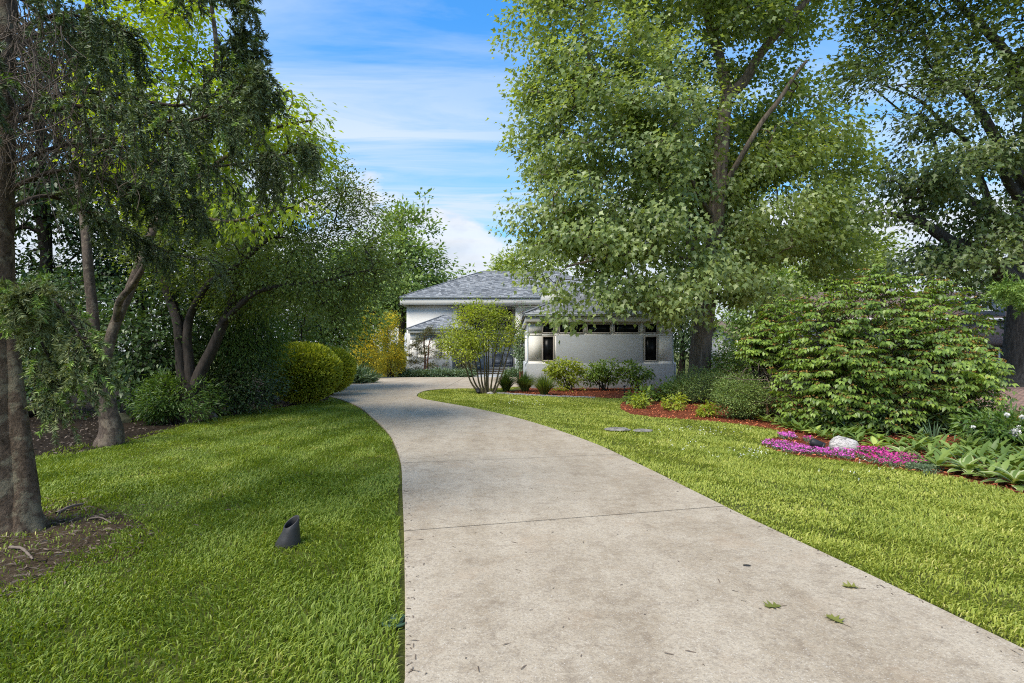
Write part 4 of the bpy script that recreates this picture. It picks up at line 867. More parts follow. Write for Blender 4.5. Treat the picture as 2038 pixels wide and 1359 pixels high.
def shrub(name, label, cat, boxes, Y, leaf, size, n, per, cr, lm, bm, seed, group=None, stems=6, sr=.02, droop=.3, upn=.7, ry=1.0, gap=.15, gapf=2.5, shell=.5, crown='foliage', base_uv=None, flat=.7, leaf_parts=0, spread=.8, ground=.05, rtip=.003):
    bl_ = [blob(*b[:4], Y + (b[4] if len(b) > 4 else 0), b[5] if len(b) > 5 else ry) for b in boxes]; c = np.mean([q[0] for q in bl_], 0)
    bx = np.array([c[0] if base_uv is None else (base_uv[0] - 1019) / F * Y, Y, 0]); rr = np.random.default_rng(seed); lim = []
    for i in range(stems):
        q, rd = bl_[i % len(bl_)]; e = q + rr.normal(0, .3, 3) * rd; b = bx + np.array([rr.normal(0, .08), rr.normal(0, .08), -.02]); md = (b + e) / 2 + np.array([rr.normal(0, .06), rr.normal(0, .06), .1 * e[2]])
        lim.append(([b, md, e], sr, sr * .35))
    return tree(name, label, cat, (bx[0], Y, 0), lim, bl_, leaf, size, n, per, cr, lm, bm, seed, group, gap, gapf, shell, droop, upn, flat, rtip, 7, 'stems', crown, leaf_parts, spread=spread, ground=ground)
gb = 'shaded shrubs of the left border'
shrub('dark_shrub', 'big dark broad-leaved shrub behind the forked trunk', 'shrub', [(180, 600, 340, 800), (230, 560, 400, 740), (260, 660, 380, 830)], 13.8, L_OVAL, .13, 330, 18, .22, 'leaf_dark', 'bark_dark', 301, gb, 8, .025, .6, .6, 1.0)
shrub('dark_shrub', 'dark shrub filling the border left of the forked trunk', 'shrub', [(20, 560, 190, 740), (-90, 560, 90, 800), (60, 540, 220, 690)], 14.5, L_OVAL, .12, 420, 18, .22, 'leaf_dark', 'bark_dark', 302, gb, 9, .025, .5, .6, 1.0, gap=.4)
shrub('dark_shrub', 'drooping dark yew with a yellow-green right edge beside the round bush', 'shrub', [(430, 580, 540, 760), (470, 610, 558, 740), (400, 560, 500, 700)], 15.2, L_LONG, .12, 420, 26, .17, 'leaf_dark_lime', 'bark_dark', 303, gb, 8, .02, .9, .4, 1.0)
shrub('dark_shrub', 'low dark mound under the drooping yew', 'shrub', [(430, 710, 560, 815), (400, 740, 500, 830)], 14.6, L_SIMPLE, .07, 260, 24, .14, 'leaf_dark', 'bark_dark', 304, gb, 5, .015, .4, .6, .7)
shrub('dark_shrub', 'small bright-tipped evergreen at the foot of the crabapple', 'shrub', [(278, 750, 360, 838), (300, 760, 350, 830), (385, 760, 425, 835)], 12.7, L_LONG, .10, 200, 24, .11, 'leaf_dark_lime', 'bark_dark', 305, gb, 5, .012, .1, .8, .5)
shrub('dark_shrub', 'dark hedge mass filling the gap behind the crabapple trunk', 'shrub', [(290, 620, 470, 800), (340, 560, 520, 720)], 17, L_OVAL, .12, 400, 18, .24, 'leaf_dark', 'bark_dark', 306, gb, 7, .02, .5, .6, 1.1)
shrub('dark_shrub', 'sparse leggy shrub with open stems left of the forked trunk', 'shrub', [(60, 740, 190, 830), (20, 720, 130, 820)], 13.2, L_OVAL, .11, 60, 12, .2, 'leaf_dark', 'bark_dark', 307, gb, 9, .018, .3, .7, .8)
shrub('sunlit_shrub', 'sunlit yellow-green plants glimpsed beyond the dark border', 'shrub', [(60, 745, 260, 815), (-60, 760, 100, 820), (200, 750, 340, 810)], 26, L_SIMPLE, .16, 240, 20, .3, 'leaf_far_yellow', 'bark_dark', 308, None, 5, .02, .2, .9, 1.0)

# clipped globes and the golden conifers
def globe(label, box, Y, seed, group, mat='leaf_yew', n=15000, ry=None):
    c, r = blob(*box, Y, 1); r[1] = ry or r[0] * .95; rr = np.random.default_rng(seed); root = thing('clipped_yew', label, 'bush', (c[0], c[1], 0), group)
    d_ = unit(rr.normal(size=(n, 3))); q = c + d_ * r * (1 - .13 * rr.random((n, 1)) ** 1.5 + .035 * snoise(d_ * 1.0, 7.0, seed)[:, None]); ok = q[:, 2] > .04; q, d_ = q[ok], d_[ok]
    D = d_ + rr.normal(0, .55, q.shape) + [0, 0, .35]; Nn = rr.normal(0, 1, q.shape)
    tv = [(-.14, 0, 0), (.14, 0, 0), (.2, .5, .03), (0, 1, 0), (-.2, .5, .03)]; tf = [(0, 1, 2), (0, 2, 4), (4, 2, 3)]
    V, Ft, r_ = scatter(tv, tf, q, frames(D, Nn), .085 * (0.6 + .8 * rr.random(len(q))), rr, np.clip(.55 * rr.random(len(q)) + .45 * (rr.random(len(q)) < .4), 0, .93))
    put('foliage', V, [Ft], mat, root, r_, kind='stuff')
    lim = [([np.array([c[0] + a * .06, c[1], -.02]), np.array([c[0] + a * .2, c[1], c[2] * .6]), np.array([c[0] + a * .45 * r[0], c[1], c[2] + .3 * r[2]])], .03, .012) for a in (-1, -.3, .4, 1)]
    V, Fq = limb_mesh(lim, 6, rng=rr); put('stems', V, Fq, 'bark_dark', root)
    # inner foliage, its shade painted with the dark leaf tones
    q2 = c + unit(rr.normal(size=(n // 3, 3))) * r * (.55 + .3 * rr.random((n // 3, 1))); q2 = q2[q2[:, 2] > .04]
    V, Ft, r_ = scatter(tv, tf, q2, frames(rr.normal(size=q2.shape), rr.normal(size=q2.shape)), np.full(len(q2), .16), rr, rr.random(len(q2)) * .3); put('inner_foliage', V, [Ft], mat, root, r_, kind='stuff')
    return root
gg = 'clipped round bushes beside the driveway bend'
globe('largest clipped round bush, nearest of the row by the driveway', (536, 682, 676, 800), 17.6, 401, gg, n=17000)
globe('middle clipped bush, partly hidden behind the largest one', (610, 692, 704, 780), 20.8, 402, gg, n=11000)
globe('farthest clipped bush at the end of the row, just a sliver showing', (640, 700, 706, 768), 23.5, 403, gg, n=7000)
def conifer(label, box, Y, seed, n, ry):
    u0, v0, u1, v1 = box; rr = np.random.default_rng(seed); w = u1 - u0; bx_ = []
    for i in range(26):
        t = rr.random(); hw = w * .5 * (1 - t ** 2.2 * .75); cu = (u0 + u1) / 2 + rr.uniform(-.75, .75) * hw; cvv = v1 - 12 - (v1 - v0 - 20) * t; s_ = w * rr.uniform(.13, .21)
        bx_.append((cu - s_, cvv - s_ * 1.35, cu + s_, min(cvv + s_ * 1.1, v1), rr.uniform(-.5, .5) * ry, .55))
    return shrub('golden_conifer', label, 'conifer', bx_, Y, L_LONG, .13, n, 26, .13, 'leaf_gold', 'bark_dark', seed, 'golden conifers at the left house corner', 6, .03, -.5, .3, .6, .0, 2, .35, flat=1.1, spread=1.0)
conifer('broad golden conifer left of its taller-shouldered neighbour', (692, 622, 765, 750), 34, 411, 420, 1.2)
conifer('golden conifer touching the left house corner', (745, 628, 806, 750), 36, 412, 400, 1.2)
shrub('hedge_plant', 'dark green hedge behind the round bushes and conifers', 'shrub', [(660, 640, 740, 745), (690, 660, 790, 740)], 39, L_SIMPLE, .2, 240, 22, .3, 'leaf_crab', 'bark_dark', 413, None, 4, .02, ry=1)
shrub('border_plant', 'strappy light green plants at the driveway edge past the round bushes', 'plant', [(688, 742, 740, 764), (670, 752, 712, 774)], 29, L_LONG, .3, 150, 14, .14, 'leaf_bluegreen', 'bark_dark', 414, None, 3, .008, -.5, .5, .8)
# house front planting
shrub('ground_cover', 'low leafy ground cover strip below the bay of the house', 'ground cover', [(790, 739, 850, 753), (835, 738, 900, 753), (880, 739, 942, 753), (905, 741, 945, 752)], 36.4, L_SIMPLE, .13, 420, 16, .14, 'leaf_bluegreen', 'bark_dark', 421, 'ground cover before the house', 3, .008, .0, 1, .5)
shrub('ground_cover', 'ground cover patch right of the entrance walk', 'ground cover', [(1006, 740, 1032, 753), (1020, 738, 1050, 753)], 36, L_SIMPLE, .13, 180, 16, .14, 'leaf_bluegreen', 'bark_dark', 422, 'ground cover before the house', 3, .008, .0, 1, .5)
NYp = 37.3
def PN(u, v, dy=0.0): return P(u, v, NYp + dy)
pads = [(838, 655, 868, 672), (850, 648, 862, 662), (822, 668, 846, 688), (858, 668, 882, 690), (816, 682, 838, 700), (834, 690, 862, 706), (868, 684, 888, 700), (807, 703, 824, 714), (826, 708, 846, 722), (858, 700, 880, 716), (872, 704, 890, 714), (812, 716, 832, 728), (822, 730, 840, 742), (850, 718, 868, 730), (884, 722, 894, 732)]
pr_ = np.random.default_rng(431); pl_ = [([PN(845, 746) * [1, 1, 0], PN(846, 710), PN(844, 680), PN(850, 652)], .07, .025), ([PN(848, 746) * [1, 1, 0], PN(852, 710, -.1), PN(855, 680, -.1), PN(866, 668)], .06, .02)]
for u0, v0, u1, v1 in pads: pl_.append(([PN(848, v1 + 2), PN((848 + (u0 + u1) / 2) / 2, (v0 + v1) / 2 + 3), PN((u0 + u1) / 2, (v0 + v1) / 2)], .02, .008))
tree('cloud_pine', 'sparse cloud-pruned pine with two thin trunks before the bay', 'tree', tuple(PN(846, 746) * [1, 1, 0]), pl_, [blob(*b, NYp, .4) for b in pads], L_LONG, .11, 260, 26, .09, 'needle_pine', 'bark_red', 432, gap=0, droop=-.4, upn=.3, flat=.6, trunk_k=7, crown_name='needles')
shrub('small_shrub', 'thin bronze-leaved shrub in the entrance corner', 'shrub', [(916, 700, 950, 730), (908, 722, 945, 742), (930, 690, 950, 715)], 39, L_SIMPLE, .10, 90, 12, .16, 'needle_pine', 'bark_red', 433, None, 5, .015)
shrub('upright_shrub', 'narrow green shrub with reddish stems against the wing side wall', 'shrub', [(1022, 668, 1050, 700), (1026, 690, 1052, 716), (1030, 655, 1050, 680), (1034, 712, 1052, 738)], 33, L_OVAL, .12, 170, 18, .14, 'leaf_bluegreen', 'bark_red', 434, None, 5, .035, .3, .6, .5)
shrub('wall_climber', 'thin twiggy vine at the corner of the wing roof', 'climber', [(1024, 596, 1052, 624), (1034, 620, 1050, 650), (1030, 640, 1050, 662)], 36.3, L_SIMPLE, .10, 70, 6, .2, 'leaf_bluegreen', 'bark_red', 435, None, 4, .012, ground=.3)

# multi-stemmed shrub tree on the island
VYp = G(968, 783)[1]
def PV(u, v, dy=0.0): return P(u, v, VYp + dy)
vl = []
for (uu, ut, vt, dy) in [(955, 905, 700, -.2), (959, 918, 690, .3), (962, 938, 690, -.3), (965, 950, 685, .2), (968, 962, 680, -.2), (970, 968, 700, .4), (972, 972, 690, 0), (975, 988, 690, -.3), (980, 1006, 690, .2), (982, 1020, 672, -.1)]:
    vl.append(([PV(uu, 700) * [1, 1, 0] + [0, dy * .4, -.02], PV((uu * 2 + ut) / 3 - 1, 760, dy * .5), PV((uu + ut * 1.6) / 2.6, 725, dy), PV(ut, vt, dy * 1.4), PV(ut + (ut - 968) * .5, vt - 45, dy * 1.6)], .035, .012))
tree('multi_stem_tree', 'small light green tree fanning up on many thin stems from the lawn tip', 'tree', tuple(PV(968, 783) * [1, 1, 0]), vl,
     [blob(905, 602, 1000, 700, VYp, .95), blob(870, 640, 960, 715, VYp, .8), blob(960, 615, 1030, 700, VYp, .9), blob(930, 590, 960, 650, VYp, .5), blob(1000, 640, 1046, 690, VYp, .5), blob(885, 670, 960, 722, VYp - .3, .6), blob(975, 595, 1000, 640, VYp, .3), blob(864, 655, 900, 690, VYp, .4), blob(900, 600, 925, 640, VYp, .3)],
     L_SIMPLE, .088, 560, 15, .12, 'leaf_light', 'bark_green', 441, gap=.1, gapf=3, droop=.1, upn=.9, rtip=.003, trunk_k=8, trunk_name='stems')
# planting along the wing
def tuft(name, label, cat, c, h, rad, n, mat, seed, group, wdt=.012, arch=.75):
    rr = np.random.default_rng(seed); root = thing(name, label, cat, c, group); a = rr.uniform(0, 2 * pi, n); q = rr.random(n) ** .6; H_ = h * (.65 + .45 * rr.random(n))
    t = np.linspace(0, 1, 5)[None, :, None]; dv = np.stack([np.cos(a), np.sin(a), 0 * a], -1)[:, None]; b = np.array(c)[None, None] + dv * (q * .12)[:, None, None]
    Pp = b + dv * (rad * q)[:, None, None] * t ** 1.4 + np.array([0, 0, 1.0]) * H_[:, None, None] * (t * 1.25 - arch * q[:, None, None] * .75 * t ** 2.4)
    sd_ = np.stack([-np.sin(a), np.cos(a), 0 * a], -1)[:, None] * (wdt * np.array([.8, 1, .9, .6, .05]))[None, :, None]
    V = np.stack([Pp - sd_, Pp + sd_], 2).reshape(-1, 3); i = np.arange(n)[:, None, None] * 10; j = np.arange(4)[None, :, None] * 2
    Fq = (i + j + np.array([0, 1, 3, 2])).reshape(-1, 4); put('blades', V, [Fq], mat, root, np.repeat(rr.random(n), 10), kind='stuff'); return root
gt = 'ornamental grass clumps at the wing corner'
tuft('ornamental_grass', 'dark green fountain grass clump closest to the driveway', 'grass clump', G(1007, 778), .72, .62, 420, 'leaf_crab', 451, gt)
tuft('ornamental_grass', 'paler wispy grass clump at the wing corner, between the two others', 'grass clump', G(1045, 779), .75, .75, 420, 'leaf_spirea', 452, gt)
tuft('ornamental_grass', 'rightmost fountain grass clump before the blue wainscot', 'grass clump', G(1083, 786), .72, .65, 420, 'leaf_crab', 453, gt)
gh = 'open leggy shrubs before the wing wall'
for i, (bxs, bu, lab) in enumerate([
    ([(1086, 716, 1150, 750), (1100, 728, 1165, 765), (1115, 716, 1150, 736), (1085, 735, 1110, 755)], 1136, 'rounded leggy shrub below the left tall window of the wing'),
    ([(1160, 722, 1210, 755), (1180, 718, 1245, 745), (1190, 735, 1240, 760), (1165, 740, 1190, 765)], 1202, 'widest leggy shrub before the middle of the wing wall'),
    ([(1240, 722, 1275, 750), (1258, 735, 1298, 756), (1250, 745, 1280, 765)], 1262, 'thin spreading leggy shrub under the right tall window')]):
    shrub('viburnum_shrub', lab, 'shrub', bxs, 23.6, L_OVAL, .125, 130 if i < 2 else 70, 14, .10, 'leaf_light' if i == 0 else 'leaf_viburnum', 'bark_dark', 461 + i, gh, 9, .018, .45, .8, .5, .1, 3, base_uv=(bu, 0), flat=.6)
shrub('ground_cover', 'low leafy plants at the foot of the wing wall', 'ground cover', [(1095, 775, 1140, 787), (1130, 776, 1190, 788), (1180, 777, 1250, 789), (1240, 774, 1310, 790), (1300, 768, 1350, 788)], 23.0, L_SIMPLE, .11, 300, 14, .10, 'leaf_light', 'bark_dark', 471, None, 3, .006, 0, 1, .6)
gs = 'rounded spirea bushes in the mulch bed'
shrub('spirea_bush', 'rounded fine-leaved bush at the foot of the maple trunk', 'bush', [(1340, 735, 1440, 795), (1330, 748, 1390, 796), (1400, 742, 1460, 800)], 17.8, L_SIMPLE, .045, 420, 34, .11, 'leaf_spirea', 'bark_dark', 481, gs, 7, .01, .1, .8, .8, .1)
shrub('spirea_bush', 'nearer fine-leaved bush left of the viburnum', 'bush', [(1425, 745, 1525, 825), (1450, 760, 1540, 836), (1430, 765, 1500, 828)], 13.6, L_SIMPLE, .042, 420, 34, .09, 'leaf_spirea', 'bark_dark', 482, gs, 7, .01, .1, .8, .6, .1)
shrub('green_bush', 'bush with larger leaves behind the spirea, right of the trunk', 'bush', [(1415, 695, 1500, 760), (1440, 680, 1520, 740)], 19.5, L_OVAL, .09, 240, 18, .15, 'leaf_viburnum', 'bark_dark', 483, None, 6, .012)
for i, (u, v, w, hgt, lab) in enumerate([(1273, 812, 24, 26, 'leftmost small bright green plant in the red mulch'), (1343, 816, 36, 32, 'largest small bright green plant in the middle of the red mulch'), (1406, 830, 30, 26, 'rightmost small bright green plant alone near the mulch edge')]):
    Yp = G(u, v)[1]
    shrub('young_plant', lab, 'plant', [(u - w / 2, v - hgt, u + w / 2, v - 3), (u - w / 2, v - hgt * .8, u + w * .1, v), (u - w * .1, v - hgt * .8, u + w / 2, v)], Yp, L_OVAL, .085, 46, 10, .07, 'leaf_light', 'bark_dark', 491 + i, 'young plants set in the mulch', 4, .006, .2, .9, .2, 0, ground=.02)
for i, (u, v, w, hgt, lab) in enumerate([(1278, 803, 46, 28, 'grey-green leafy perennial left in the mulch bed'), (1318, 798, 60, 34, 'broad-leaved perennial between the small bright plants and the wing'), (1350, 800, 40, 36, 'tall leafy perennial behind the largest bright plant')]):
    shrub('perennial_plant', lab, 'plant', [(u - w / 2, v - hgt, u + w / 2, v - 4), (u - w / 2, v - hgt * .7, u, v)], G(u, v)[1], L_OVAL, .15, 34, 9, .11, 'leaf_viburnum', 'bark_dark', 495 + i, 'leafy perennials behind the mulch', 4, .006, .2, .9, .3, 0, ground=.02)

# ------------------------------------------------------------------ doublefile viburnum: tiers of level branches hung with paired leaves
L_VIB = ([(0, 0, 0), (-.30, .30, .06), (-.27, .62, .03), (0, 1, -.16), (.27, .62, .03), (.30, .30, .06), (0, .45, -.04)], [(0, 6, 1), (1, 6, 2), (2, 6, 3), (3, 6, 4), (4, 6, 5), (5, 6, 0)])
def viburnum(label, blobs_, Y, seed, tiers, per_tier, size, flowers, leaf_n, group, shoots=(), back=False):
    rr = np.random.default_rng(seed); c0 = np.mean([q[0] for q in blobs_], 0); root = thing('viburnum_bush', label, 'bush', (c0[0], Y, 0), group)
    Pb, Rb, lp, lD, lN, ls, fp = [], [], [], [], [], [], []
    vol = np.array([q[1][0] * q[1][2] for q in blobs_]); n_sp = tiers * per_tier
    for i in range(n_sp):
        c, r = blobs_[rr.choice(len(blobs_), p=vol / vol.sum())]; dd = unit(rr.normal(size=3) * [1, 1, .9]); q0 = c + dd * r * rr.uniform(.72, 1.0)
        if q0[2] < .12: continue
        lay = .26; zo = .22 * math.sin(q0[0] * 2.1 + 1.3 * math.sin(q0[1] * 1.7)) + .1 * math.sin(q0[0] * 5.3 + q0[1] * 3); q0[2] = q0[2] + .58 * (round((q0[2] + zo) / lay) * lay - zo - q0[2]) + rr.normal(0, .03)
        od = unit((dd * r)[:2]); a = math.atan2(od[1], od[0]) + rr.normal(0, .5); od = np.array([cos(a), sin(a), rr.normal(.05, .12) + .35 * max(0, dd[2])]); L = rr.uniform(.28, .55)
        st = q0 - od * L; end = q0 + np.array([0, 0, -.06]); mid = (st + end) / 2 + [0, 0, .07]; pts = spline([st - od * .25 - [0, 0, .12], st, mid, end], 1); Pb.append(pts); Rb.append(np.linspace(.007, .0025, len(pts)))
        dv = unit(np.array(od)); sidev = unit(np.cross(dv, [0, 0, 1.0])); nn = int(L / .075)
        for j in range(nn + 1):
            t = 1 - j / (nn + 1); q = st * (1 - t) ** 2 + 2 * mid * t * (1 - t) + end * t ** 2
            for s_ in (-1, 1):
                dr = rr.uniform(.3, 1.1); lp.append(q + sidev * s_ * .02); lD.append(sidev * s_ * rr.uniform(.45, .95) + dv * rr.uniform(.2, .7) + np.array([0, 0, -dr])); lN.append(np.array([0, 0, .8]) + dv * .55 + sidev * s_ * .3 + rr.normal(0, .2, 3)); ls.append(size * rr.uniform(.6, 1.12))
            if rr.random() < flowers: fp.append(q + [0, 0, .03])
        lp.append(end); lD.append(dv + np.array([0, 0, -.8])); lN.append(np.array([0, 0, 1.0]) + dv * .5 + rr.normal(0, .2, 3)); ls.append(size)
    for (u, v, ub, vb) in shoots:                       # vigorous upright shoots out of the top
        e, b = P(u, v, Y + rr.normal(0, .25)), P(ub, vb, Y); pts = spline([b, (b * 2 + e) / 3 + [.03, 0, .02], (b + 2 * e) / 3 + [.03, 0, .02], e], 1); Pb.append(pts); Rb.append(np.linspace(.012, .003, len(pts))); n_ = int(np.linalg.norm(e - b) / .07)
        for j in range(n_):
            t = 1 - j / n_ * .8; q = b + (e - b) * t; a = (j % 2) * pi / 2 + rr.normal(0, .3)
            for s_ in (0, pi): d_ = np.array([cos(a + s_), sin(a + s_), -.35]); lp.append(q); lD.append(d_); lN.append(np.array([0, 0, 1.0]) + d_ * .3); ls.append(size * rr.uniform(.7, 1.05))
    lim = []
    for i in range(12):
        c, r = blobs_[i % len(blobs_)]; e = c + rr.uniform(-.6, .6, 3) * r; b = np.array([c0[0] * .6 + c[0] * .4 + rr.normal(0, .15), Y + rr.normal(0, .15), -.03]); lim.append(([b, (b + e) / 2 + [0, 0, .15], e], .03, .012))
    V, Fq = limb_mesh(lim, 7, rng=rr); put('stems', V, Fq, 'bark_dark', root, smooth=True)
    V, Fq = tubes(np.array(Pb), np.array(Rb), 3); put('branches', V, [Fq], 'bark_dark', root, kind='stuff')
    lp, lD, lN, ls = np.array(lp), np.array(lD), np.array(lN), np.array(ls); Rm = frames(lD, lN); ok = lp[:, 2] > .06; lp, Rm, ls = lp[ok], Rm[ok], ls[ok]
    cen = np.mean([q[0] for q in blobs_], 0); d_ = lp - np.array([0, 0, EYE]); sc = 1 / np.linalg.norm(d_, axis=1) + 10 * (-(lp - cen)[:, 1] > .55 * max(q[1][1] for q in blobs_)) * rr.random(len(lp))
    pick = np.argsort(-sc)[:leaf_n]; leaf_objects(root, L_VIB, lp[pick], Rm[pick], ls[pick], 'leaf_viburnum', rr); keep = np.ones(len(lp), bool); keep[pick] = False
    V, Ft, r_ = scatter(L_MID[0], L_MID[1], lp[keep], Rm[keep], ls[keep], rr); put('leaves', V, [Ft], 'leaf_viburnum', root, r_, kind='stuff')
    if fp:
        fp = np.repeat(np.array(fp), 9, 0); fp = fp + rr.normal(0, 1, fp.shape) * [.035, .035, .008]; tv = [(-.5, -.5, 0), (.5, -.5, 0), (.5, .5, .2), (-.5, .5, .1)]
        V, Ft, r_ = scatter(tv, [(0, 1, 2), (0, 2, 3)], fp, frames(rr.normal(size=fp.shape), rr.normal(0, .3, fp.shape) + [0, 0, 1]), rr.uniform(.014, .03, len(fp)), rr); put('seed_heads', V, [Ft], 'seed_tan', root, r_, kind='stuff')
    return root
VY = 12.2
vb = [blob(1570, 600, 1930, 875, VY, 1.9), blob(1545, 650, 1760, 880, VY - .3, 1.5), blob(1740, 640, 1965, 870, VY, 1.7), blob(1620, 528, 1860, 740, VY + .2, 1.3), blob(1780, 545, 1950, 740, VY + .2, 1.1), blob(1550, 575, 1710, 760, VY, 1.2), blob(1760, 680, 1968, 800, VY, 1.5), blob(1560, 740, 1900, 890, VY - .3, 1.5)]
viburnum('largest viburnum, a wide mound of level tiers with tan seed heads in the right bed', vb, VY, 501, 50, 50, .116, .13, 290, 'viburnums in the right bed',
    [(1652, 545, 1660, 640), (1690, 560, 1700, 640), (1760, 535, 1750, 620), (1800, 548, 1790, 630), (1730, 560, 1735, 640), (1860, 545, 1845, 640), (1885, 555, 1870, 640), (1830, 580, 1830, 650), (1620, 580, 1640, 660), (1940, 600, 1920, 680), (1978, 640, 1950, 690)])
viburnum('smaller viburnum with bare twigs showing, between the spirea and the large mound', [blob(1500, 590, 1600, 760, 14.0, .9), blob(1465, 640, 1560, 730, 13.8, .8)], 14.0, 502, 20, 18, .115, .1, 120, 'viburnums in the right bed', [(1585, 565, 1580, 640), (1610, 560, 1600, 650), (1545, 580, 1550, 640)])
rr = np.random.default_rng(503); tw = []
tr = thing('bare_twigs', 'tangle of bare brown twigs in the hollow between the two viburnums', 'dead branches', tuple(P(1540, 820, 13.3) * [1, 1, 0]))
for i in range(130):
    b = np.array([P(1550, 800, 13.3)[0] + rr.normal(0, .3), 13.4 + rr.normal(0, .2), rr.uniform(.3, 1.2)]); e = b + rr.normal(0, 1, 3) * [.45, .3, .25]; tw.append(spline([b, (b + e) / 2 + rr.normal(0, .08, 3), e], 3))
V, Fq = tubes(np.array(tw), np.tile(np.linspace(.009, .003, 7), (len(tw), 1)), 4); put('twigs', V, [Fq], 'twig_dead', tr, kind='stuff')

# ------------------------------------------------------------------ hostas
def hosta_leaf(w, cup=.12, droop=.35):
    ts = np.array([0, .16, .42, .7, .9, 1.0]); ws = np.array([.04, .62, 1, .78, .36, .02]) * w
    V, Fc, Fe = [], [], []
    for t, a in zip(ts, ws):
        z = .20 * t - droop * t * t; V += [(-a, t, z + cup * a * 1.2), (-a * .66, t, z + cup * a * .5), (0, t, z), (a * .66, t, z + cup * a * .5), (a, t, z + cup * a * 1.2)]
    for i in range(len(ts) - 1):
        k_ = i * 5
        for j in range(4): (Fe if j in (0, 3) else Fc).append((k_ + j, k_ + j + 1, k_ + j + 6, k_ + j + 5))
    return np.array(V), np.array(Fc), np.array(Fe)
leafmat('leaf_cream', [(0.12, 0.15, 0.06), (0.20, 0.225, 0.10), (0.28, 0.29, 0.16)], 0.25, 0.4, 0.5)
leafmat('leaf_chartreuse', [(0.10, 0.14, 0.03), (0.20, 0.24, 0.05), (0.32, 0.34, 0.10)], 0.25, 0.4, 0.5)
HK = {}
def hosta_kind(key, w, center, edge, droop):
    ms = []
    for i in range(5):
        V, Fc, Fe = hosta_leaf(w * (.9 + .05 * i), droop=droop + .05 * i); me = mesh_np('leaf', V, [Fc, Fe], np.full(len(V), (i + .5) / 5)); me.materials.append(MATS[center]); me.materials.append(MATS[edge])
        me.polygons.foreach_set('material_index', np.array([0] * len(Fc) + [1] * len(Fe), np.int32)); ms.append(me)
    HK[key] = ms
hosta_kind('green', .15, 'leaf_hosta', 'leaf_hosta', .35); hosta_kind('edged', .24, 'leaf_hosta', 'leaf_cream', .45); hosta_kind('light', .27, 'leaf_chartreuse', 'leaf_hosta', .4); hosta_kind('broad', .30, 'leaf_viburnum', 'leaf_viburnum', .5)
rr = np.random.default_rng(511)
def hosta(c, kind, n, ln, label, group, tilt=(.25, 1.1), name='hosta'):
    root = thing(name, label, 'hosta' if name == 'hosta' else 'plant', c, group); ms = HK[kind]
    for i in range(n):
        q = math.sqrt((i + .5) / n); a = i * 2.4 + rr.normal(0, .25); el = tilt[1] - (tilt[1] - tilt[0]) * q + rr.normal(0, .1)
        D = np.array([cos(a) * cos(el), sin(a) * cos(el), sin(el)]); Nn = np.array([-cos(a) * sin(el), -sin(a) * sin(el), cos(el)]) + rr.normal(0, .15, 3)
        Rm = frames(D[None], Nn[None])[0]; o = bpy.data.objects.new('leaf', ms[rr.integers(len(ms))]); COL.objects.link(o); o.parent = root
        b = np.array([cos(a), sin(a), 0]) * .05 * q + np.array([0, 0, .02 + .05 * (1 - q)]); o.matrix_basis = mathutils.Matrix.Translation(tuple(b)) @ mathutils.Matrix(Rm.tolist()).to_4x4() @ mathutils.Matrix.Scale(float(ln * rr.uniform(.75, 1.1)), 4)
    return root
FR = [(1500, 838), (1545, 850), (1590, 864), (1640, 876), (1700, 884), (1722, 892), (1765, 905), (1810, 921), (1860, 936), (1905, 948), (1960, 962), (2030, 980), (2110, 1004)]
fr = spline(np.array([G(*p) for p in FR]), 10); ln_ = np.concatenate([[0], np.cumsum(np.linalg.norm(np.diff(fr, axis=0), axis=1))])
special = [(1742, 902, 'light', 15, .33, 'chartreuse-centred hosta just behind the right end of the pink flowers'), (1622, 872, 'light', 13, .27, 'pale variegated hosta directly behind the black spotlight'),
    (1925, 950, 'edged', 17, .40, 'large cream-edged hosta at the lawn edge, left of the corner one'), (2022, 974, 'edged', 17, .42, 'cream-edged hosta in the far right front corner of the bed'), (1795, 916, 'edged', 15, .30, 'cream-edged hosta between the grey-leaved mat and the big edged ones')]
sp_xy = []
for u, v, kd, n_, l_, lab in special: c = G(u, v - 6); sp_xy.append(c[:2]); hosta(c, kd, n_ + 4, l_ * .72, lab, None)
hg = 'plain green hostas massed in front of the viburnum'; placed = 0
for row in range(9):
    s0 = .15 + .2 * (row % 2)
    while s0 < ln_[-1]:
        q = np.array([np.interp(s0, ln_, fr[:, i]) for i in range(3)]); t_ = np.array([np.interp(s0 + .1, ln_, fr[:, i]) for i in range(3)]) - q; nv = unit(np.array([-t_[1], t_[0], 0])); nv = nv if nv[0] > 0 else -nv
        c = q + nv * (.14 + row * .32) + np.array([rr.normal(0, .05), rr.normal(0, .05), 0]); s0 += .32 + rr.uniform(0, .08)
        if c[0] / c[1] > 1.12 or min(np.hypot(*(c[:2] - x)) for x in sp_xy) < .3: continue
        if c[1] > 10.3 and c[0] > 6.7: continue
        uu = 1019 + F * c[0] / c[1]
        if 1695 < uu < 1775 and row in (1, 2, 3) and c[1] < 10.2: hosta(c, 'broad', 13, .18, 'broad-leaved plant right behind the granite boulder', 'broad-leaved plants behind the boulder', name='broad_leaved_plant'); continue
        hosta(c, 'green', 13, rr.uniform(.23, .29), ('plain green hosta in the front row along the lawn edge', 'plain green hosta just behind the front row of the mass', 'plain green hosta deep in the mass towards the peonies')[0 if row == 0 else 1 if row < 3 else 2], hg, (.35, 1.25)); placed += 1

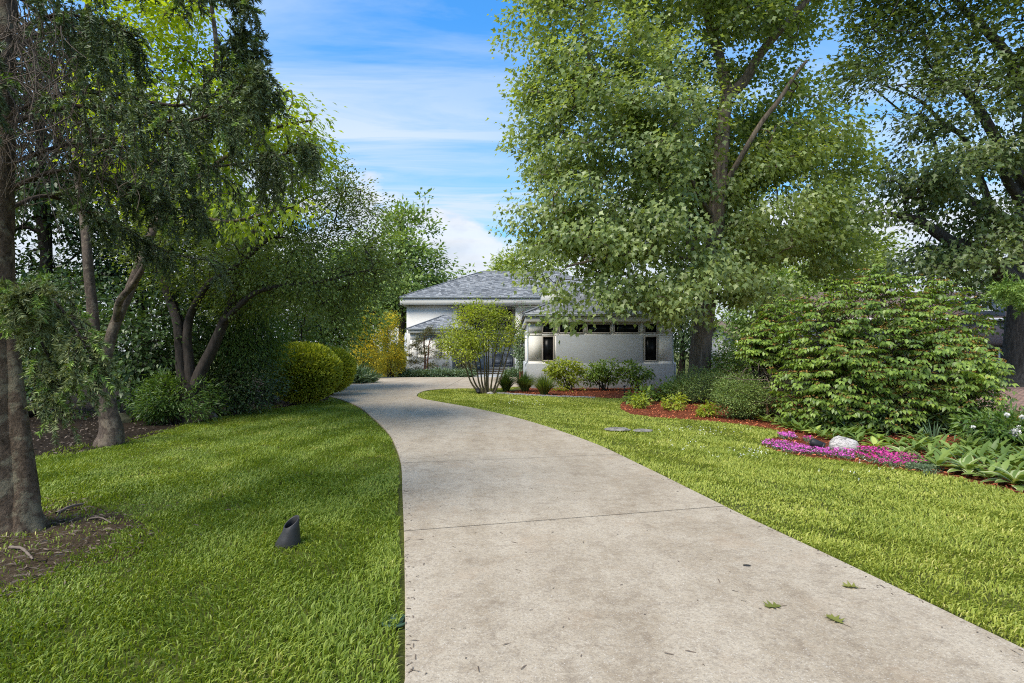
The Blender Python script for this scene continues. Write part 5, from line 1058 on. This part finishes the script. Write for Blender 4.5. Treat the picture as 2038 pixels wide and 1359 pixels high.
# peonies and an iris clump behind the hostas
pc = G(2015, 895); pr = shrub('peony_plant', 'leafy peony with white blooms behind the hostas at the right edge', 'plant', [(1960, 838, 2060, 890), (2000, 830, 2110, 880), (1920, 830, 2000, 870)], pc[1], L_LONG, .13, 150, 18, .11, 'leaf_dark_lime', 'bark_green', 521, None, 7, .008, .2, .8, .35, 0)
rr = np.random.default_rng(522)
for (u, v, r0) in [(2020, 862, .06), (2028, 853, .04), (1937, 850, .025), (2004, 826, .03), (2034, 830, .03)]:
    c = P(u, v, pc[1] - .35); n = 46; d_ = unit(rr.normal(size=(n, 3))); V, Ft, r_ = scatter(L_OVAL[0], L_OVAL[1], c + d_ * r0 * .35, frames(d_ + [0, 0, .5], rr.normal(size=(n, 3))), np.full(n, r0 * 1.1), rr); put('flower', V, [Ft], 'white_petal', pr, r_)
    b = c * [1, 1, 0] + [rr.normal(0, .05), .1, 0]; V, Fq = tubes(spline([b, (b + c) / 2 + [.02, 0, 0], c], 3)[None], np.full((1, 7), .004), 5); put('flower_stem', V, [Fq], 'leaf_hosta', pr)
tuft('iris_clump', 'clump of long grey-green sword leaves beside the white peony', 'plant', G(1962, 886), .48, .42, 46, 'leaf_bluegreen', 523, None, .016, .55)
tuft('iris_clump', 'smaller tuft of sword leaves below the middle of the large viburnum', 'plant', G(1858, 880), .34, .3, 26, 'leaf_bluegreen', 524, None, .012, .55)
shrub('dark_foliage_plant', 'dark low foliage under the right skirts of the large viburnum', 'plant', [(1780, 815, 1960, 865), (1640, 815, 1800, 850), (1900, 805, 1990, 850)], 11.2, L_LONG, .12, 260, 16, .12, 'leaf_dark', 'bark_dark', 525, None, 4, .01, .1, .8, .4)

# flowering mats
def mat_flower(label, poly, seed, petal, nf, nl, group, leafm='leaf_bluegreen', fs=.017):
    rr = np.random.default_rng(seed); pg = np.array([G(*p)[:2] for p in poly]); c = pg.mean(0); root = thing('flower_mat', label, 'flowers', (c[0], c[1], 0), group); kind_ = 'stuff'
    def pts(n):
        lo, hi = pg.min(0), pg.max(0); x = rr.uniform(lo[0], hi[0], n * 4); y = rr.uniform(lo[1], hi[1], n * 4); ok = in_poly(x, y, pg) & (snoise(np.stack([x, y], -1), 6.0, seed) > -.75); return np.stack([x[ok], y[ok]], -1)[:n]
    q = pts(nl); hgt = .055 + .02 * snoise(q, 5.0, seed + 1); p3 = np.column_stack([q, rr.random(len(q)) * np.maximum(hgt, .02)])
    V, Ft, r_ = scatter(L_LONG[0], L_LONG[1], p3, frames(rr.normal(0, .8, p3.shape) + [0, 0, .8], rr.normal(size=p3.shape)), rr.uniform(.025, .05, len(q)), rr); put('foliage', V, [Ft], leafm, root, r_, kind='stuff')
    if nf:
        q = pts(nf); hgt = np.maximum(.055 + .02 * snoise(q, 5.0, seed + 1), .02); p3 = np.column_stack([q, hgt + rr.uniform(0, .035, len(q))]); an = np.arange(5) * 2 * pi / 5
        tv = [(0, 0, -.15)] + [(cos(a + o_) * (1 if o_ == 0 else .45), sin(a + o_) * (1 if o_ == 0 else .45), .0) for a in an for o_ in (0, pi / 5)]; tf = [(0, 1 + i, 1 + (i + 1) % 10) for i in range(10)]
        Nn = rr.normal(0, .45, p3.shape) + [0, -.25, 1]; V, Ft, r_ = scatter(tv, tf, p3, frames(np.cross(Nn, rr.normal(size=p3.shape)), Nn), fs * rr.uniform(.7, 1.2, len(q)), rr); put('blossoms', V, [Ft], petal, root, r_, kind='stuff')
    return root
gm = 'creeping flower mats at the lawn edge'
mat_flower('long violet-pink flower mat along the lawn edge before the spotlight', [(1514, 886), (1522, 880), (1560, 883), (1600, 890), (1660, 897), (1700, 905), (1702, 916), (1650, 913), (1590, 906), (1540, 896)], 531, 'petal_violet', 1000, 3000, gm)
mat_flower('hot magenta flower mat right of the boulder', [(1700, 900), (1720, 897), (1765, 900), (1800, 908), (1838, 920), (1850, 930), (1800, 932), (1765, 930), (1735, 924), (1704, 912)], 532, 'petal_magenta', 760, 2600, gm)
mat_flower('small violet clump apart at the upper left of the mats', [(1546, 870), (1560, 864), (1582, 868), (1588, 874), (1560, 876)], 533, 'petal_violet', 260, 500, gm)
mat_flower('few magenta blossoms just left of the spotlight', [(1598, 876), (1612, 873), (1622, 882), (1606, 886)], 534, 'petal_magenta', 50, 260, gm)
mat_flower('flowerless grey-green mat at the right end of the flowers', [(1800, 932), (1850, 930), (1880, 940), (1890, 948), (1840, 945)], 535, None, 0, 1800, gm)
# clover heads in the lawn
rr = np.random.default_rng(541); q = []
for (u0, v0, u1, v1, n) in [(1320, 852, 1480, 872, 42), (1440, 893, 1560, 925, 32), (1320, 880, 1420, 905, 14), (985, 795, 1100, 812, 40), (1640, 925, 1800, 960, 12)]:
    for i in range(n): q.append(G(rr.normal((u0 + u1) / 2, (u1 - u0) / 4), rr.normal((v0 + v1) / 2, (v1 - v0) / 4)) + [0, 0, .07])
q = np.array(q); q = np.repeat(q, 7, 0) + rr.normal(0, .006, (len(q) * 7, 3)); V, Ft, r_ = scatter(L_SIMPLE[0], L_SIMPLE[1], q, frames(rr.normal(size=q.shape), rr.normal(size=q.shape)), np.full(len(q), .012), rr)
tag(put('clover_flowers', V, [Ft], 'clover_white', None, r_, kind='stuff'), 'tiny white clover heads in the right lawn', 'flowers')

# ------------------------------------------------------------------ stones, lights, drain and litter
def rock(name, label, c, r, mat, seed, group=None, cat='stone', rot=0, parent=None):
    import bmesh
    bm = bmesh.new(); bmesh.ops.create_icosphere(bm, subdivisions=4, radius=1); V = np.array([v.co[:] for v in bm.verts]); rr = np.random.default_rng(seed)
    d_ = 1 + .09 * snoise(V, 1.6, seed) + .05 * snoise(V, 4, seed + 1) + .02 * snoise(V, 11, seed + 2); W_ = V * d_[:, None]
    for i in range(7):                                    # planes knocked off
        n_ = unit(rr.normal(size=3)); h = W_ @ n_; lim = rr.uniform(.72, .92); W_ -= np.maximum(h - lim, 0)[:, None] * n_ * .85
    W_ = W_ * np.array(r); W_[:, 2] = np.maximum(W_[:, 2], -.25 * r[2]); ca, sa = cos(rot), sin(rot); W_ = W_ @ np.array([[ca, sa, 0], [-sa, ca, 0], [0, 0, 1]])
    fc = np.array([[v.index for v in f.verts] for f in bm.faces]); bm.free(); o = link(name, mesh_np(name, W_, [fc], None, True), mat, parent, None, c)
    return tag(o, label, cat, group) if label else o
rock('boulder', 'rounded grey-white granite boulder among the pink flowers', G(1681, 893), (.265, .17, .21), 'granite', 551, None, 'boulder')
rock('field_stone', 'grey-brown stone at the foot of the crabapple', G(413, 833), (.225, .16, .17), 'field_stone', 552)
rock('field_stone', 'small pale stone beside the multi-stemmed tree', G(975, 784), (.13, .1, .10), 'granite', 553)
rock('field_stone', 'flat grey stepping stone in the right lawn, left one of the pair', G(1229, 858) + [0, 0, .035], (.25, .18, .04), 'field_stone', 554, None)
rock('field_stone', 'thin brownish stepping stone in the right lawn, right one of the pair', G(1279, 860) + [0, 0, .03], (.20, .15, .035), 'field_stone', 555, None)
rock('field_stone', 'dark mossy stone half hidden right of the forked trunk', G(236, 840), (.3, .2, .22), 'moss_stone', 556)
ed = thing('bed_edging', 'row of low grey edging stones between lawn and the wing bed', 'edging', G(1060, 787)); e_ = spline(np.array([G(*p) for p in [(990, 783.5), (1030, 785.5), (1070, 788), (1110, 789.8), (1150, 791.2), (1185, 792.3)]]), 5)
for i in range(len(e_) - 1):
    a, b = e_[i], e_[i + 1]; dv = unit(b - a); nv = np.array([-dv[1], dv[0], 0]) * .07; a2, b2 = a + dv * .006, b - dv * .006; zt = .05 + random.uniform(-.008, .008)
    bevel(prism('stone', [a2 - nv, b2 - nv, b2 + nv, a2 + nv], -.02, zt, 'edging', ed), .012, 1)
def spotlight(label, c, yaw, tilt, sc=1.0, group='black landscape spotlights'):
    root = thing('spotlight', label, 'spotlight', c, group); m1 = mathutils.Matrix.Rotation(yaw, 4, 'Z') @ mathutils.Matrix.Rotation(tilt, 4, 'X')
    def lathe(name, prof, mat, par, off):
        n = 24; V = []; 
        for r, y in prof:
            for i in range(n): a = 2 * pi * i / n; V.append(m1 @ mathutils.Vector((r * cos(a) * sc, y * sc, r * sin(a) * sc)))
        V = np.array([tuple(v) for v in V]) + off; Fq = [(j * n + i, j * n + (i + 1) % n, (j + 1) * n + (i + 1) % n, (j + 1) * n + i) for j in range(len(prof) - 1) for i in range(n)]
        return link(name, mesh_np(name, V, [np.array(Fq)], None, True), mat, par)
    off = np.array([0, 0, .10 * sc]); h = lathe('housing', [(0, -.10), (.035, -.10), (.062, -.085), (.066, -.07), (.066, .10), (.060, .10), (.058, .06)], 'black_plastic', root, off); lathe('lens', [(.058, .055), (.03, .06), (0.0005, .062)], 'lens_glass', root, off)
    lathe('hood_ring', [(.0665, .07), (.070, .072), (.070, .10), (.0665, .102)], 'black_plastic', root, off)
    V, Fq = tubes(np.array([[(0, 0, -.05), (0, 0, .01), (0, 0, .06 * sc)]]), np.array([[.006, .014, .014]]) * sc, 8); link('stake', mesh_np('stake', V, [Fq]), 'black_plastic', root)
    MB().box(-.02 * sc, .02 * sc, -.012 * sc, .012 * sc, .03 * sc, .075 * sc).build('bracket', 'black_plastic', None).parent = root
    return root
spotlight('black cylinder spotlight tilted among the pink flowers beside the boulder', G(1626, 897) + [0, 0, .0], radians(-118), radians(-22), 1.05)
spotlight('small black spotlight in the grass left of the multi-stemmed tree', G(952, 784), radians(20), radians(40), 1.1)
pl = thing('path_light', 'thin dark stake light in front of the wing planting', 'garden light', G(1243, 786)); MB().box(-.012, .012, -.012, .012, 0, .3).build('post', 'black_plastic', None).parent = pl
V, Fq = tubes(np.array([[(0, 0, .3), (0, 0, .32), (0, 0, .34), (0, 0, .37)]]), np.array([[.03, .05, .05, .004]]), 10); link('cap', mesh_np('cap', V, [Fq]), 'black_plastic', pl)
# cut-off black drain pipe standing in the left lawn
dc = G(573, 1087); nseg = 32; V = []
def ring(cx, cy, cz, rx, ry, tx):
    return [(cx + rx * cos(2 * pi * i / nseg), cy + ry * sin(2 * pi * i / nseg), cz + tx * cos(2 * pi * i / nseg) + 1.15 * tx * sin(2 * pi * i / nseg)) for i in range(nseg)]
prof = [(0, 0, -.03, .103, .105, 0), (0, 0, .03, .098, .1, .0), (.012, 0, .09, .083, .088, .010), (.024, 0, .15, .066, .074, .020), (.030, 0, .200, .060, .066, .026), (.030, 0, .2045, .055, .061, .0255), (.030, 0, .198, .050, .056, .023), (.022, 0, .13, .060, .068, .018), (.0, 0, .02, .088, .09, 0)]
V = [q for p_ in prof for q in ring(*p_)]; Fq = [(j * nseg + i, j * nseg + (i + 1) % nseg, (j + 1) * nseg + (i + 1) % nseg, (j + 1) * nseg + i) for j in range(len(prof) - 1) for i in range(nseg)]
o = link('drain_pipe', mesh_np('drain_pipe', np.array(V), [np.array(Fq)], None, True), 'drain_pipe', None, None, dc); tag(o, 'cut-off black plastic drain pipe standing in the left lawn', 'drain pipe')
# green drain grate by the driveway edge
gc = G(786, 1240); gr_ = thing('drain_grate', 'small green plastic grate half buried beside the driveway edge', 'drain grate', gc)
for i in range(7): MB().box(gc[0] - .062, gc[0] + .05, gc[1] - .06 + i * .019, gc[1] - .06 + i * .019 + .009, .008, .02).build('slat', 'green_plastic', gr_)
V, Fq = tubes(np.array([[(gc[0] + .075 * cos(a), gc[1] + .075 * sin(a), .014) for a in np.linspace(0, 2 * pi, 25)]]), np.full((1, 25), .008), 6); put('rim', V, [Fq], 'green_plastic', gr_)
# sticks
for lab, a, b, r in [('pale broken stick lying on the bare earth near the bottom left corner', (20, 1090), (66, 1114), .014), ('curved surface root rising from the earth right of the spruce', (112, 1022), (172, 1003), .016), ('thin grey stick across the bare patch', (178, 1033), (222, 1042), .009)]:
    A, B = G(*a), G(*b); pts = spline([A + [0, 0, .004], (A * .6 + B * .4) + [0, .02, .028], (A * .25 + B * .75) + [0, .01, .018], B + [0, 0, .004]], 5); V, Fq = tubes(pts[None], (r * np.linspace(1, .55, len(pts)) * (1 + .15 * np.sin(np.arange(len(pts)) * 2.1)))[None], 8)
    tag(put('stick', V, [Fq], 'bare_wood', None, smooth=True), lab, 'stick')
A, B = G(-40, 842), G(104, 824); pts = spline([A + [0, 0, .08], (A + B) / 2 + [0, 0, .1], B + [0, 0, .06]], 5); V, Fq = tubes(pts[None], np.linspace(.11, .08, 11)[None], 10); tag(put('log', V, [Fq], 'bark_dark', None, smooth=True), 'dark fallen log lying in the shaded border at the left', 'log')
# oak leaves fallen on the driveway
def fallen(label, c, yaw, ln, curl, seed):
    rr = np.random.default_rng(seed); st = [(0, .05), (.10, .14), (.09, .22), (.36, .26), (.13, .42), (.48, .60), (.15, .64), (.32, .90), (.13, .84), (0, 1.0)]
    pts = [(x * (1 + rr.normal(0, .1)), y, 0) for x, y in st] + [(-x * (1 + rr.normal(0, .1)), y, 0) for x, y in st[-2:0:-1]]
    mid_ = [(0, y, 0) for y in (.2, .4, .62, .82)]; V = np.array(pts + mid_); V[:, 2] = curl * np.abs(V[:, 0]) ** 1.3 + .12 * (V[:, 1] - .5) ** 2 + .012 + .03 * snoise(V[:, :2], 5, seed) ** 2
    n = len(st); Rr = list(range(n)); Ll = [0] + list(range(len(pts) - 1, n - 1, -1)) + [n - 1]; M0 = len(pts); mids = [0, M0, M0, M0, M0 + 1, M0 + 1, M0 + 2, M0 + 2, M0 + 3, n - 1]; Ft = []
    for side, fl in ((Rr, 0), (Ll, 1)):
        for i in range(n - 1):
            for t in ((side[i], side[i + 1], mids[i]), (mids[i], side[i + 1], mids[i + 1])):
                if len(set(t)) == 3: Ft.append(t if not fl else t[::-1])
    root = link('fallen_leaf', mesh_np('fallen_leaf', V * ln, [np.array(Ft)], np.full(len(V), rr.random())), 'leaf_fallen', None, None, c + [0, 0, .03]); root.rotation_euler = (0, 0, yaw); tag(root, label, 'leaf', 'oak leaves fallen on the driveway')
    V, Fq = tubes(np.array([[(0, .05 * ln, .012 * ln), (.02 * ln, -.12 * ln, .03 * ln), (.05 * ln, -.3 * ln, .02 * ln)]]), np.full((1, 3), .0016), 4); link('stalk', mesh_np('stalk', V, [Fq]), 'twig_dead', root); return root
fallen('yellow-green oak leaf with a long stalk, leftmost on the driveway', G(1556, 1216), radians(95), .115, .35, 561); fallen('yellow-green oak leaf nearest the camera on the driveway', G(1681, 1254), radians(20), .125, .45, 562); fallen('small curled oak leaf closest to the right driveway edge', G(1712, 1180), radians(70), .11, .6, 563)
rock('spall', 'dark chipped spot with pale flecks in the driveway concrete', G(1486, 1133) + [0, 0, .028], (.03, .022, .006), 'drain_pipe', 564, None, 'spall')  # dark lump laid on the slab, stands for a pit in the concrete
# twigs, bud scales and crumbs on the driveway; needles and leaves on the lawn
rr = np.random.default_rng(571); n = 120; y = 2.8 + 9 * rr.random(n) ** 1.6; x = rr.uniform(-1, 1, n) * 1.6 + (0.1 + .0 * y) - .12 * (y - 3); e = np.array(DRIVE_POLY); ok = in_poly(x, y, e); edge_n = 200
q = np.stack([x[ok], y[ok]], -1); ei = rr.integers(0, 60, edge_n); tt = rr.random((edge_n, 1)); q = np.vstack([q, (eL[ei] * tt + eL[ei + 1] * (1 - tt))[:, :2] + np.abs(rr.normal(.02, .05, (edge_n, 1))) * [1, 0]]); ei = rr.integers(0, 50, 160); tt = rr.random((160, 1)); q = np.vstack([q, (eR[ei] * tt + eR[ei + 1] * (1 - tt))[:, :2] - np.abs(rr.normal(.05, .09, (160, 1))) * [1, 0]])
p3 = np.column_stack([q, np.full(len(q), .031)]); a = rr.uniform(0, 2 * pi, len(q)); D = np.stack([np.cos(a), np.sin(a), 0 * a + .1], -1); sz = np.stack([np.full(len(q), .018), .018 + .05 * rr.random(len(q)) ** 3, np.full(len(q), .01)], -1)
tv = np.array([(-.2, -.5, 0), (.2, -.5, 0), (.12, .1, .35), (-.15, .5, .1), (.1, .5, 0)]); Rm = frames(D, rr.normal(0, .1, p3.shape) + [0, 0, 1]); V = np.einsum('nij,nmj->nmi', Rm, tv[None] * sz[:, None]) + p3[:, None]; b = np.arange(len(q))[:, None] * 5
V_, F_ = V.reshape(-1, 3), np.concatenate([b + np.array([[0, 1, 2]]), b + np.array([[0, 2, 3]]), b + np.array([[2, 4, 3]])]); tag(put('leaf_litter', V_, [F_], 'twig_dead', None, np.repeat(rr.random(len(q)), 5), kind='stuff'), 'small twigs and bud scales scattered on the concrete', 'litter')
n = 3200; q = np.array(PATCH)[:, :2]; lo, hi = q.min(0) - .3, q.max(0) + .3; x = rr.uniform(lo[0], hi[0], n); y = rr.uniform(lo[1], hi[1], n); ok = in_poly(x, y, PATCH) | (rr.random(n) < .12); p3 = np.stack([x[ok], y[ok], rr.uniform(.003, .02, ok.sum())], -1)
V, Ft, r_ = scatter([(-.06, 0, 0), (.06, 0, 0), (0, 1, .05), (.08, .5, .12)], [(0, 1, 3), (0, 3, 2)], p3, frames(rr.normal(0, 1, p3.shape) * [1, 1, .15], rr.normal(0, .3, p3.shape) + [0, 0, 1]), rr.uniform(.02, .09, len(p3)), rr); tag(put('needle_litter', V, [Ft], 'twig_dead', None, r_, kind='stuff'), 'dry needles and twigs on the bare earth', 'litter')
n = 6000; x = rr.uniform(-14, -3, n); y = rr.uniform(8.5, 20, n); ok = in_poly(x, y, soil_poly); p3 = np.stack([x[ok], y[ok], rr.uniform(.0, .02, ok.sum())], -1)
V, Ft, r_ = scatter(L_SIMPLE[0], L_SIMPLE[1], p3, frames(rr.normal(0, 1, p3.shape) * [1, 1, .2], rr.normal(0, .3, p3.shape) + [0, 0, 1]), rr.uniform(.03, .08, len(p3)), rr); tag(put('leaf_litter', V, [Ft], 'twig_dead', None, r_, kind='stuff'), 'dead leaves lying in the shaded border', 'litter')

# ------------------------------------------------------------------ spruce
class Needles:
    def __init__(s): s.P = []; s.D = []; s.L = []; s.W = []
    def along(s, pts, dens, rng, ln=.029, start=.1):
        pts = np.asarray(pts); seg = np.linalg.norm(np.diff(pts, axis=0), axis=1); L = seg.sum(); n = max(3, int(L * dens)); t = rng.uniform(start, 1, n) * L; cum_ = np.concatenate([[0], np.cumsum(seg)]); i = np.clip(np.searchsorted(cum_, t) - 1, 0, len(seg) - 1); f = (t - cum_[i]) / seg[i]
        q = pts[i] + (pts[i + 1] - pts[i]) * f[:, None]; T = unit(pts[i + 1] - pts[i]); r = unit(np.cross(T, rng.normal(size=q.shape))); s.P.append(q); s.D.append(r * .8 + T * .75 + [0, 0, .12]); s.L.append(ln * rng.uniform(.75, 1.15, n))
def bough(root, axis, hang, seed, dens=1.0, lat=.45, needle='needle_spruce', r0=.022, hang0=.12, needle_dens=150, live=(.12, 1.0), tipnew=.12, side_n=26):
    rr = np.random.default_rng(seed); c = spline(np.array(axis), 8); m = len(c); L = np.linalg.norm(np.diff(c, axis=0), axis=1).sum(); nd = Needles(); nw = Needles(); wood = []; wr = []
    T = unit(np.gradient(c, axis=0)); n_side = int(side_n * .85 * L * dens)
    for i in range(n_side):
        t = live[0] + (live[1] - live[0]) * rr.random() ** .9; k_ = min(m - 2, int(t * (m - 1))); b = c[k_] + (c[k_ + 1] - c[k_]) * rr.random(); tv = T[k_]; sv = unit(np.cross(tv, [0, 0, 1.0])) * (1 if i % 2 else -1)
        ll = lat * (1 - .55 * t) * rr.uniform(.5, 1.1); hh = hang(t) * rr.uniform(.45, 1.1)
        e1 = b + (sv * .75 + tv * .65) * ll * .6 + [0, 0, .02]; e2 = b + (sv * .8 + tv * .9) * ll + [0, 0, -hh * .35]; e3 = e2 + (sv * .1 + tv * .15) * ll * .4 + np.array([rr.normal(0, .03), rr.normal(0, .03), -hh * .65])
        pl_ = spline([b, e1, e2, e3] if hh > .12 else [b, e1, e2 + [0, 0, .04]], 3); wood.append(pl_ if len(pl_) == 10 else spline([b, e1, (e1 + e2) / 2, e2], 3)); wr.append(np.linspace(.006, .0022, 10)); nd.along(wood[-1], needle_dens, rr)
        W_ = wood[-1]
        for j in range(2, 10, 1):
            if rr.random() < .72:
                d_ = unit(W_[min(j + 1, 9)] - W_[j - 1]); sd_ = unit(np.cross(d_, rr.normal(size=3))); l2 = rr.uniform(.06, .16); q = np.array([W_[j], W_[j] + (sd_ * .7 + d_ * .5) * l2 * .5 + [0, 0, -.006], W_[j] + (sd_ * .75 + d_ * .75) * l2 + [0, 0, -.25 * l2 * (hh > .12)]])
                (nw if rr.random() < tipnew else nd).along(q, needle_dens * 1.15, rr)
    nd.along(c[int(m * .45):], needle_dens, rr)
    V, Fq = tubes(c[None], np.linspace(r0, .004, m)[None], 7); V2, F2 = tubes(np.array(wood), np.array(wr), 4); o = put('bough', np.vstack([V, V2]), [Fq, F2 + len(V)], 'bark_twig', root)
    for nn, nm, mt in ((nd, 'needles', needle), (nw, 'new_growth', 'needle_new')):
        if not nn.P: continue
        Pp, D, Ls = np.concatenate(nn.P), np.concatenate(nn.D), np.concatenate(nn.L); Rm = frames(D, rr.normal(size=Pp.shape)); sc = np.stack([Ls * 1.0, Ls, Ls], -1)
        V, Ft, r_ = scatter([(-.22, 0, 0), (.22, 0, 0), (0, 1.4, 0)], [(0, 1, 2)], Pp, Rm, sc, rr); put(nm, V, [Ft], mt, o, r_, kind='stuff')
    return o
SB = G(34, 1052); SY = SB[1]
def PS(u, v, Y=None): return P(u, v, SY if Y is None else Y)
sp = thing('spruce_tree', 'old drooping spruce with a thick scaly trunk at the left edge', 'tree', (SB[0], SY, 0))
V, Fq = limb_mesh([([PS(22, 1058), PS(16, 960), PS(8, 860), PS(2, 700), PS(0, 500), PS(5, 250), PS(10, 0), PS(12, -120), PS(14, -300)], .165, .05), ([PS(58, 1056) - [0, .03, 0], PS(50, 950), PS(36, 820), PS(24, 700), PS(12, 560)], .09, .05)], 18, .07, np.random.default_rng(601)); put('trunk', V, Fq, 'bark_spruce', sp, smooth=True)
bs_ = [
    ([PS(8, 235), PS(110, 190, 5.1), PS(220, 185, 5.0), PS(310, 205, 4.9), PS(375, 205, 4.9), PS(425, 150, 4.9), PS(465, 110, 4.9), PS(488, 78, 4.9)], lambda t: .36 * (1 - abs(t - .5) * 1.5) + .06, .85, .42),
    ([PS(8, 250), PS(120, 215, 4.8), PS(230, 215, 4.7), PS(320, 240, 4.6), PS(400, 235, 4.6), PS(470, 190, 4.7), PS(512, 156, 4.7)], lambda t: .62 * (1 - abs(t - .55) * 1.3) + .06, 1.0, .4),
    ([PS(6, 330), PS(150, 285, 5.4), PS(280, 300, 5.5), PS(400, 330, 5.6), PS(500, 322, 5.7), PS(560, 308, 5.7), PS(606, 298, 5.7)], lambda t: .42 * (1 - abs(t - .6) * 1.2) + .06, .95, .42),
    ([PS(6, 380), PS(120, 340, 5.2), PS(230, 365, 5.2), PS(320, 390, 5.3), PS(400, 410, 5.3)], lambda t: .3, .9, .38),
    ([PS(10, -30), PS(120, -60, 5), PS(230, -60, 4.8), PS(330, -40, 4.7), PS(420, -30, 4.6), PS(488, 2, 4.6)], lambda t: .14, .7, .3),
    ([PS(10, 70), PS(110, 30, 5.0), PS(190, 40, 4.9), PS(240, 60, 4.9)], lambda t: .4, 1.0, .4),
    ([PS(10, 120), PS(90, 60, 5.6), PS(160, 80, 5.9), PS(230, 115, 6.0)], lambda t: .4, 1.0, .45),
    ([PS(6, 420), PS(90, 390, 5.7), PS(170, 420, 5.9), PS(250, 460, 6.1), PS(330, 500, 6.2), PS(420, 520, 6.3)], lambda t: .28, .7, .4),
    ([PS(2, 590), PS(40, 572, 4.7), PS(85, 580, 4.4), PS(130, 625, 4.3), PS(165, 680, 4.2), PS(172, 716, 4.2)], lambda t: .26, .65, .24),
    ([PS(2, 610), PS(30, 620, 4.6), PS(70, 660, 4.4), PS(100, 720, 4.3), PS(120, 775, 4.3)], lambda t: .25, .6, .22),
    ([PS(0, 560), PS(20, 575, 4.5), PS(45, 590, 4.2), PS(66, 578, 4.1)], lambda t: .16, .8, .2),
    ([PS(5, 260), PS(-90, 240, 4.9), PS(-200, 260, 4.7), PS(-320, 300, 4.6)], lambda t: .6, .9, .45),
    ([PS(5, 100), PS(-60, 90, 4.6), PS(-120, 130, 4.1), PS(-180, 200, 3.8)], lambda t: .6, .9, .45),
]
for i, (ax, hg_, dn, lt) in enumerate(bs_): bough(sp, ax, hg_, 610 + i, dn, lt, tipnew=.22 if i in (8, 9, 10) else .08, needle_dens=230 if i in (8, 9, 10) else 240, needle='needle_olive' if i in (8, 9, 10) else 'needle_spruce')
rr = np.random.default_rng(640)
for i in range(3):                                        # unseen crown, boughs added for shade and kept few to clear the driveway
    z = 5.3 + i * .25; a = 2.2 + i * 1.4; Lb = 1.5 - i * .2; q = PS(12, -100); q = np.array([q[0], q[1], z]); d_ = np.array([cos(a), sin(a), 0]); bough(sp, [q, q + d_ * Lb * .4 + [0, 0, -.1], q + d_ * Lb * .8 + [0, 0, -.35], q + d_ * Lb + [0, 0, -.25]], lambda t: .45, 650 + i, .8, .45, needle_dens=90)
tw = []                                                   # bare hanging twigs inside the skirt
for i in range(240):
    u = abs(rr.normal(0, 110)) + 5; v = rr.uniform(-20, 300) if u < 130 else rr.uniform(150, 330); Yt = rr.uniform(4.5, 5.2); b = P(u, v, Yt); q = [b]; d_ = np.array([rr.normal(.1, .35), rr.normal(0, .3), -.7])
    for j in range(4): q.append(q[-1] + d_ * rr.uniform(.08, .16)); d_ = d_ + rr.normal(0, .22, 3) + [0, 0, -.12]
    tw.append(spline(q, 2))
    if rr.random() < .7: s_ = q[2]; e = s_ + rr.normal(0, .12, 3) + [0, 0, -.12]; tw.append(spline([s_, (s_ + e) / 2 + rr.normal(0, .02, 3), e, e + rr.normal(0, .05, 3), e + rr.normal(0, .07, 3) + [0, 0, -.05]], 2))
V, Fq = tubes(np.array(tw), np.tile(np.linspace(.0055, .002, 9), (len(tw), 1)), 4); put('dead_twigs', V, [Fq], 'twig_dead', sp, kind='stuff')
# a second spruce stands just outside the right edge; one bough reaches into view
s2b = P(2330, 700, 5.6); s2 = thing('spruce_tree', 'young spruce outside the right edge, only a bough tip reaching in', 'tree', (s2b[0], s2b[1], 0))
V, Fq = limb_mesh([([s2b * [1, 1, 0] + [0, 0, -.02], s2b + [0, 0, 0], s2b + [0.02, 0, 2.2]], .07, .02)], 10, rng=rr); put('trunk', V, Fq, 'bark_spruce', s2, smooth=True)
for i, (ax, nw_) in enumerate([([P(2330, 590, 5.6), P(2200, 590, 5.4), P(2090, 580, 5.2), P(2040, 574, 5.1), P(1996, 575, 5.0)], .9), ([P(2330, 620, 5.6), P(2200, 630, 5.5), P(2090, 610, 5.3), P(2030, 596, 5.1)], .9), ([P(2330, 700, 5.6), P(2430, 720, 5.4), P(2500, 740, 5.2)], .3), ([P(2330, 480, 5.6), P(2250, 490, 5.5), P(2200, 500, 5.3)], .3), ([P(2330, 380, 5.6), P(2390, 390, 5.4), P(2440, 400, 5.3)], .3)]): bough(s2, ax, lambda t: .04, 670 + i, .8, .16, tipnew=nw_, needle='needle_new' if i < 2 else 'needle_spruce', r0=.012)
